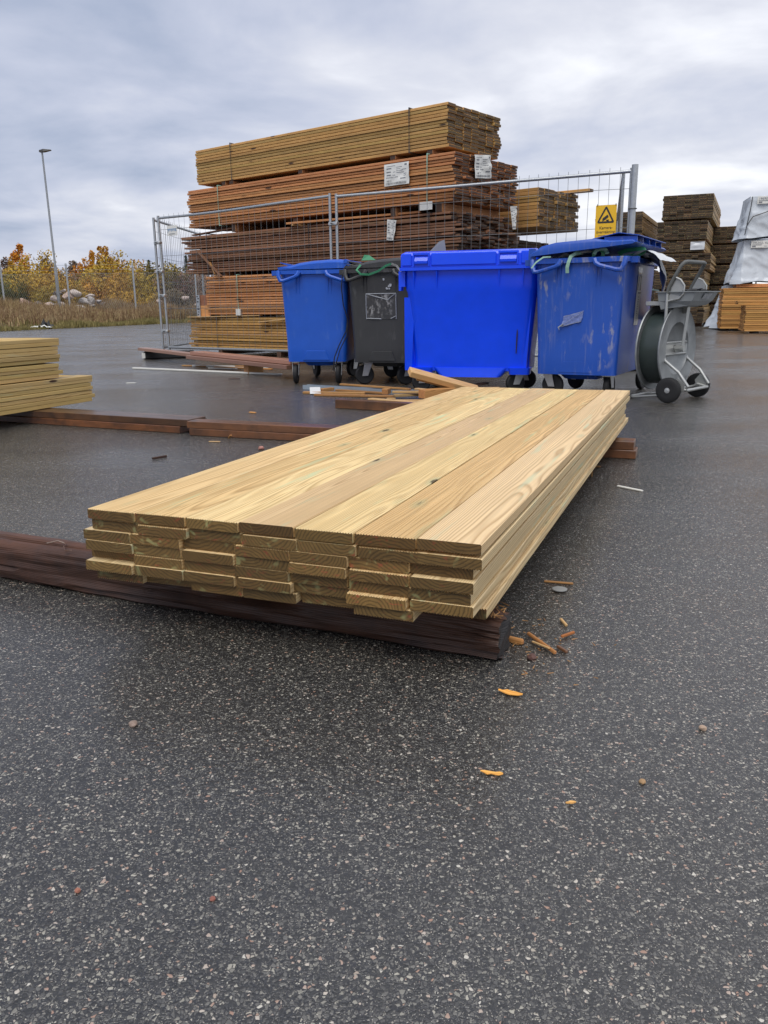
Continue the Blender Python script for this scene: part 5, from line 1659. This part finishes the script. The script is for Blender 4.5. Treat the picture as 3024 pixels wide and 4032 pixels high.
stick('thin pine strip leaning behind the thick pine beam', (.545, 7.80, .105), (.95, 7.42, .03), .045, .02, 'pale', col=(1.05, 1.0, .95))
stick('pinkish stick behind the far end of the decking stack', (.70, 7.48, .06), (1.0, 7.85, .06), .05, .02, 'pink')
stick('pale stick crossing behind the far end of the decking stack', (.62, 7.42, .05), (1.05, 7.36, .06), .05, .02, 'pale', col=(.9, .85, .8))
# white battens and splinters left of the bins
stick('long white painted batten lying on the asphalt, left of the bins', (-3.35, 11.10, .012), (-1.20, 9.78, .012), .04, .02, 'whitewood', 'batten', 'white_batten')
stick('shorter white batten behind the long one', (-2.62, 11.42, .012), (-1.50, 10.92, .012), .045, .02, 'whitewood', 'batten', 'white_batten')
stick('orange splinter left of the short white batten', (-2.78, 11.50, .01), (-2.40, 11.32, .01), .05, .015, 'tan')
stick('long orange splinter lying along the short white batten', (-2.25, 11.08, .012), (-1.42, 10.60, .012), .05, .018, 'tan', col=(1.2, 1.1, 1))
stick('thin orange splinter nearest the long white batten', (-1.95, 10.98, .03), (-1.55, 10.78, .03), .04, .014, 'tan', col=(1.3, 1.2, 1))
stick('white splinter lying between the two white battens', (-2.3, 10.95, .012), (-1.9, 10.75, .012), .05, .014, 'whitewood', 'batten', 'white_batten')

def chip(label, x, y, L, wd, th, rz, mat, cat='wood chip', name='wood_chip', tilt=0.0, col=None, seed=1):
    r = random.Random(seed)
    n = 6
    rings = []
    for k in range(n + 1):
        u = k / n
        w2 = wd / 2 * (1 - .75 * abs(2 * u - 1) ** 2.5) * r.uniform(.55, 1.25)
        zc = th * .5 + wd * .09 * (1 + math.sin(4 * u + seed))
        xx = -L / 2 + L * u
        sh = r.uniform(-.1, .1) * wd
        rings.append([(xx, sh - w2, zc - th / 2), (xx, sh + w2, zc - th / 2), (xx, sh + w2, zc + th / 2), (xx, sh - w2, zc + th / 2)])
    o = MB().loft(rings, True, True).build(name, M[mat], None, (x, y, .003), rz, col)
    o.rotation_euler = (0, tilt, rz)
    return tag(o, label, cat)


chip('yellow curled wood chip on the asphalt, nearest the beam end', .262, 1.568, .052, .017, .0018, -.35, 'pale', col=(1.5, 1.1, .5), seed=2)
chip('yellow wood chip with a dark tip, second from the beam end', .183, 1.267, .040, .012, .0014, -.3, 'pale', col=(1.5, 1.15, .55), seed=3)
chip('small pale wood chip nearest the camera', .301, 1.177, .017, .006, .002, 0, 'pale', col=(1.4, 1.2, .8), seed=4)
stick('short wood offcut poking out from behind the beam end', (.288, 1.852, .008), (.332, 1.822, .008), .012, .014, 'tan', name='wood_offcut', col=(1.2, 1.1, 1.05))
stick('split wood splinter on the asphalt right of the beam end', (.352, 1.872, .01), (.397, 1.762, .006), .008, .008, 'tan', name='wood_splinter', col=(1.2, 1.05, 1))
stick('small dark splinter beside the split one', (.41, 1.80, .006), (.425, 1.765, .006), .008, .007, 'bearer', name='wood_splinter')
stick('thin pale splinter crossing the split one', (.355, 1.83, .006), (.385, 1.775, .012), .005, .004, 'pale', name='wood_splinter')
stick('reddish splinter further right of the beam end', (.432, 1.86, .005), (.468, 1.88, .008), .007, .006, 'tan', name='wood_splinter', col=(1, .7, .6))
stick('tiny pale splinter above the reddish one', (.455, 1.975, .005), (.46, 1.93, .005), .007, .006, 'pale', name='wood_splinter')
stick('thin brown splinter behind the grey disc', (.47, 2.275, .004), (.55, 2.25, .004), .008, .005, 'tan', name='wood_splinter')
stick('thin dark rod lying on the asphalt left of the decking stack', (-1.25, 4.34, .008), (-1.19, 4.41, .008), .012, .012, 'beam', name='dark_stick')
stick('white strip lying on the asphalt right of the decking stack', (1.044, 3.545, .004), (1.122, 3.44, .004), .014, .006, 'whitewood', 'strip', 'white_strip')
stick('white slip lying on the asphalt near the left stack', (-2.79, 8.96, .004), (-2.69, 8.955, .004), .05, .005, 'whitewood', 'strip', 'white_strip')
stick('dark slip lying on the asphalt between the white battens and the left bin', (-1.75, 9.35, .004), (-1.62, 9.33, .004), .03, .006, 'beam', name='dark_stick')
stick('orange sliver on the asphalt behind the bearers', (-1.03, 6.3, .005), (-.98, 6.26, .005), .02, .008, 'pale', name='wood_splinter', col=(1.2, .9, .6))
stick('curled splinter leaning by the reddish bearer', (-.96, 5.03, .005), (-.94, 4.99, .03), .014, .006, 'tan', name='wood_splinter', col=(1.3, 1.2, 1.1))
stick('pale splinter on the asphalt left of the curled one', (-1.06, 4.91, .005), (-.99, 4.90, .005), .012, .005, 'pale', name='wood_splinter')
stick('thin vertical splinter hanging from the decking stack', (.985, 3.77, .0), (.985, 3.77, .11), .008, .006, 'tan', name='wood_splinter')
stick('thin splinter on the asphalt beside the right bearer end', (1.08, 3.98, .005), (1.02, 4.02, .005), .012, .006, 'tan', name='wood_splinter')
stick('reddish slat lying on the far asphalt right of the trolley', (6.55, 20.2, .01), (7.05, 20.1, .01), .09, .02, 'red', name='loose_batten')
grit = MB()
rg = random.Random(5)
for k in range(46):
    a = Vector((.30 + abs(rg.gauss(0, .10)), 1.83 + rg.gauss(0, .09), .003))
    th_ = rg.uniform(0, 6.28)
    L_ = rg.uniform(.004, .016)
    grit.tube([a, a + Vector((math.cos(th_) * L_, math.sin(th_) * L_, rg.uniform(0, .003)))], [.0014, .0007], 3, smooth=False)
kind(grit.build('wood_grit', M['tan']), 'stuff')
tag(MB().lathe([(0, .002), (.018, .002), (.021, .004), (.021, .006), (.0, .006)], 24).build('metal_disc', M['steel'], None, (.5, 2.2, .001)), 'small grey metal disc on the asphalt right of the stack', 'disc')

def pebble(label, x, y, s, col, seed):
    r = random.Random(seed)
    bm = bmesh.new()
    bmesh.ops.create_icosphere(bm, subdivisions=2, radius=s)
    for v in bm.verts:
        v.co *= 1 + .35 * mnoise.noise(v.co / s * 1.3 + Vector((seed, 0, 0)))
        v.co.z *= .7
    me = bpy.data.meshes.new('pebble')
    bm.to_mesh(me)
    bm.free()
    me.materials.append(M['debris'])
    tag(link('pebble', me, None, (x, y, s * .55), r.uniform(0, 6), col), label, 'pebble')
pebble('loose grey stone on the asphalt, left foreground', -.50, 1.454, .0085, (1.3, 1.2, 1.1), 1)
pebble('dark reddish clod beside the splinters at the beam end', .338, 1.742, .011, (.5, .3, .28), 2)
pebble('pale pebble on the asphalt, right foreground', .608, 1.413, .0075, (1.9, 1.7, 1.4), 3)
pebble('yellowish pebble on the asphalt below the pale one', .437, 1.236, .006, (1.8, 1.4, .8), 4)
pebble('pinkish stone near the reddish bearer', -.70, 4.62, .018, (1.9, 1.1, 1.0), 5)
pebble('brown bark clod beside the pinkish stone', -.60, 4.60, .018, (.9, .55, .4), 6)
pebble('rusty pebble in the bottom left foreground', -.44, .985, .0045, (1.6, .8, .6), 7)
pebble('reddish pebble in the foreground near the bottom edge', -.245, .965, .004, (1.3, .6, .5), 8)

# ================================================================== YARD STACKS ON THE RIGHT
def far(x0, y0, h):
    c, s = math.cos(h), math.sin(h)
    return lambda x, y: (x0 + c * x - s * y, y0 + s * x + c * y)
HD = rad(-24)
# board ends face the viewer: local X runs back along the boards
def end_stack(base, x, W, packs, L, prefix, seed, grp, start=0.0):
    """packs: list of (z0, height, rows, cols, dx, label)"""
    for i, (z0, hgt, nr, nc, dx, lb) in enumerate(packs):
        p = base(x + W + dx, start)
        bundle(lb, (*p, z0), HD + rad(90), L, W, hgt, nr, nc, M['dark'], seed + i, .012, .04, .012, .06, group=None, lo=.7, hi=1.25, straps=())
D1 = far(8.95, 27.35, HD)
end_stack(D1, 0, 1.50, [(3.30, .72, 10, 7, .0, 'topmost dark pack of the tall mouldy stack right of the fence pole'),
                        (2.68, .56, 8, 7, -.12, 'second pack from the top of the tall mouldy stack'),
                        (2.30, .34, 5, 7, -.16, 'thin third pack of the tall mouldy stack, with a white sheet on its end'),
                        (1.76, .50, 7, 8, .05, 'fourth pack from the top of the tall mouldy stack'),
                        (1.18, .54, 7, 7, -.10, 'fifth pack of the tall mouldy stack, behind the trolley handle'),
                        (.62, .50, 6, 7, -.08, 'second lowest pack of the tall mouldy stack'),
                        (.10, .50, 6, 7, -.02, 'lowest pack of the tall mouldy stack')], 5.4, 'tall', 200, 'tall')
p = D1(1.05, -.03)
t = tag(MB().grid(lambda u, v: (.42 * u, -.02 - .03 * mnoise.noise(Vector((u * 4, v * 3, 1))), .24 * v), 8, 6).build('white_sheet', M['whitepl'], None, (*D1(.92, -.06), 2.36), HD), 'crumpled white sheet on the end of the thin third mouldy pack', 'sheet')
D0 = far(7.0, 28.4, HD)
end_stack(D0, .1, 1.50, [(2.78, .84, 10, 7, 0, 'top pack of the lower dark stack just right of the fence pole'),
                         (2.0, .66, 8, 7, .0, 'middle pack of the lower dark stack behind the scuffed bin'),
                         (1.28, .66, 8, 7, .04, 'third pack of the lower dark stack behind the scuffed bin'),
                         (.10, 1.1, 13, 7, .04, 'bottom pack of the lower dark stack behind the scuffed bin')], 5.4, 'low', 230, 'low')
o = tag(MB().cbox((-.8, -.05, 0), (.8, .05, .12), .004).build('bearer', M['tan'], None, (*D0(.85, .1), 2.66), HD), 'reddish bearer under the top pack of the lower dark stack', 'bearer')
D2 = far(11.55, 30.1, HD)
end_stack(D2, 0, 1.45, [(2.75, .55, 7, 7, -.05, 'top pack of the dark stack between the mouldy stack and the wrapped packs'),
                        (2.08, .60, 8, 7, .0, 'second pack of the dark stack behind the wrapped packs'),
                        (1.38, .62, 8, 7, .05, 'third pack of the dark stack behind the wrapped packs'),
                        (.75, .55, 7, 7, .0, 'fourth pack of the dark stack behind the wrapped packs'),
                        (.10, .55, 7, 7, .03, 'lowest pack of the dark stack behind the wrapped packs')], 5.0, 'mid', 250, 'mid')
for base, x, zs, nm in ((D1, .0, (.0, .6, 1.12, 1.72, 2.26, 2.64, 3.24), 'tall mouldy stack'), (D0, .1, (.0, 1.2, 1.94), 'lower dark stack'), (D2, .0, (.0, .65, 1.3, 2.0, 2.68), 'dark stack behind the wrapped packs')):
    for z in zs:
        nz = min([q for q in (.10, .62, 1.18, 1.76, 2.30, 2.68, 3.30, 1.28, 2.0, .75, 1.38, 2.08, 2.75) if q > z + .01]) - z
        for yy in (.5,):
            o = MB().cbox((-.7, -.05, 0), (.7, .05, nz), .003).build('bearer', M['brown'], None, (*base(x + .72, yy), z), HD)
            tag(o, 'dark bearer in the %s, %s from the ground' % (nm, ORD[zs.index(z)]), 'bearer', 'bearers in the ' + nm)

# orange boards
HO = rad(-17)
OB = far(9.18, 22.6, HO)
bundle('tall orange pack of boards at the right picture edge', (*OB(0, 0), .06), HO, 4.8, 1.1, 1.06, 21, 6, M['orange'], 301, .012, .02, .012, .10, lo=.8, hi=1.2)
bundle('thin reddish layer of boards on top of the tall orange pack', (*OB(.32, .12), 1.135), HO, 4.3, .9, .09, 2, 6, M['red'], 302, .012, .02, .006, .1, lo=1.1, hi=1.5)
OB2 = far(9.0, 20.7, HO)
bundle('low orange pack of boards in front of the tall one, at the right picture edge', (*OB2(0, 0), .05), HO, 3.9, 1.1, .62, 13, 6, M['orange'], 303, .008, .02, .012, .10, lo=.85, hi=1.3)
bundle('two orange boards lying on the low pack, at the right picture edge', (*OB2(-.12, .25), .70), HO, 3.9, .75, .09, 2, 5, M['orange'], 304, .03, .04, .012, .10, lo=.95, hi=1.2)
for base, y0, nm in ((OB, 0, 'tall orange pack'), (OB2, 0, 'low orange pack')):
    for x in (.3, 1.8, 3.3):
        tag(MB().cbox((-.5, -.05, 0), (.5, .05, .055), .003).build('bearer', M['beam'], None, (*base(x, .55), 0.0), HO + rad(90)), '%s flat bearer from the left under the %s' % (ORD[(.3, 1.8, 3.3).index(x)], nm), 'bearer', 'bearers under the ' + nm)

# wrapped packs
HW = rad(-14)
def wrapped(label, x0, y0, z0, L, W, H, seed, text, flare, ropes=True):
    t = thing('wrapped_pack', label, 'wrapped pack', (x0, y0, z0), HW)
    ns, nz_ = 240, 36
    def ring(v):
        # v 0 bottom .. 1 top; outward flare towards the bottom, folds stronger at the bottom
        out = []
        per = 2 * (L + W)
        for k in range(ns):
            s = per * k / ns
            if s < L: x, y, nx, ny = s, 0, 0, -1
            elif s < L + W: x, y, nx, ny = L, s - L, 1, 0
            elif s < 2 * L + W: x, y, nx, ny = L - (s - L - W), W, 0, 1
            else: x, y, nx, ny = 0, W - (s - 2 * L - W), -1, 0
            f = flare * (1 - v) ** 1.3
            cd_ = min(abs(x), abs(x - L)) + min(abs(y), abs(y - W))
            corner = math.exp(-(cd_ / .25) ** 2)
            fold = .035 * mnoise.noise(Vector((x * 2.3 + seed, y * 2.3, v * 1.1))) + .020 * mnoise.noise(Vector((x * 6 + seed, y * 6, v * 2.5)))
            fold += .06 * max(0, mnoise.noise(Vector((x * 1.2 + v * 2.2, y * 1.2 + seed, 3)))) * (1 - v * .6)
            crs = mnoise.noise(Vector((x * 3.1 + v * 1.9 + seed, y * 3.1 - v, v * 2.2)))
            fold += .030 * max(0, 1 - abs(crs) * 5) + .016 * mnoise.noise(Vector((x * 14 + v * 5, y * 14, v * 6 + seed)))
            d = f * (1 + .9 * corner * (nx < 0 or x < .3)) + fold * (1.25 - v)
            zz = H * v - (1 - v) * (.06 * corner + .05 * mnoise.noise(Vector((x * 1.5, y * 1.5, seed))))
            out.append((x + nx * d + (-.5 * f * corner if x < .1 else 0), y + ny * d, zz))
        return out
    rings = [ring(v / nz_) for v in range(nz_ + 1)]
    top = [(x + (L / 2 - x) * .04, y + (W / 2 - y) * .04, H + .02) for x, y, z in rings[-1]]
    mb = MB().loft(rings + [top], False, True, True)
    mb.build('wrap', M['tarp'], t, sharp=60)
    lb_ = MB().box((.16, -.075, H - .20), (.62, -.068, H - .02)).build('label', M['white'], t)
    letters('lettering', text, M['ink'], .085, lb_, (.19, -.078, H - .105), (rad(90), 0, 0))
    MB().box((.19, -.0785, H - .135), (.42, -.076, H - .12)).box((.19, -.0785, H - .18), (.28, -.076, H - .15)).box((.48, -.0785, H - .165), (.56, -.076, H - .155)).build('small_print', M['ink'], lb_)
    return t


wrapped('upper pale grey wrapped pack with a white label at the right picture edge', 9.72, 22.70, 2.44, 4.6, 1.15, 1.0, 3, '196902- 4,80', .085)
wrapped('lower pale grey wrapped pack with a white label at the right picture edge', 9.66, 22.70, 1.28, 4.6, 1.15, 1.06, 7, '195302- 4,80', .11)
wt = wrapped('pale wrap skirt hanging down behind the tall orange pack', 9.72, 23.70, .10, 4.6, 1.0, 1.10, 12, '195302- 4,80', .16)
for c in list(wt.children):
    if c.name.startswith('label'):
        for g2 in list(c.children):
            bpy.data.objects.remove(g2)
        bpy.data.objects.remove(c)
rp = MB().tube([(9.62, 22.55, 2.70), (9.75, 22.52, 2.92), (10.05, 22.47, 3.02), (10.35, 22.40, 3.16), (10.8, 22.28, 3.20), (11.4, 22.12, 3.20)], .014, 6).tube([(9.74, 22.63, 3.42), (9.69, 22.58, 3.1), (9.61, 22.54, 2.66), (9.58, 22.53, 2.46)], .012, 6)
tag(rp.build('tie_rope', M['strap']), 'dark rope sagging across the upper wrapped pack', 'rope')
for z, nm in ((1.20, 'lower'), (2.37, 'upper')):
    for x in (.25, 2.2):
        p = far(9.66, 22.70, HW)(x, .6)
        tag(MB().cbox((-.55, -.06, 0), (.55, .06, .075), .003).build('bearer', M['beam'], None, (*p, z), HW + rad(90)), '%s dark bearer under the %s wrapped pack' % (('left', 'right')[x > 1], nm), 'bearer', 'bearers under the %s wrapped pack' % nm)
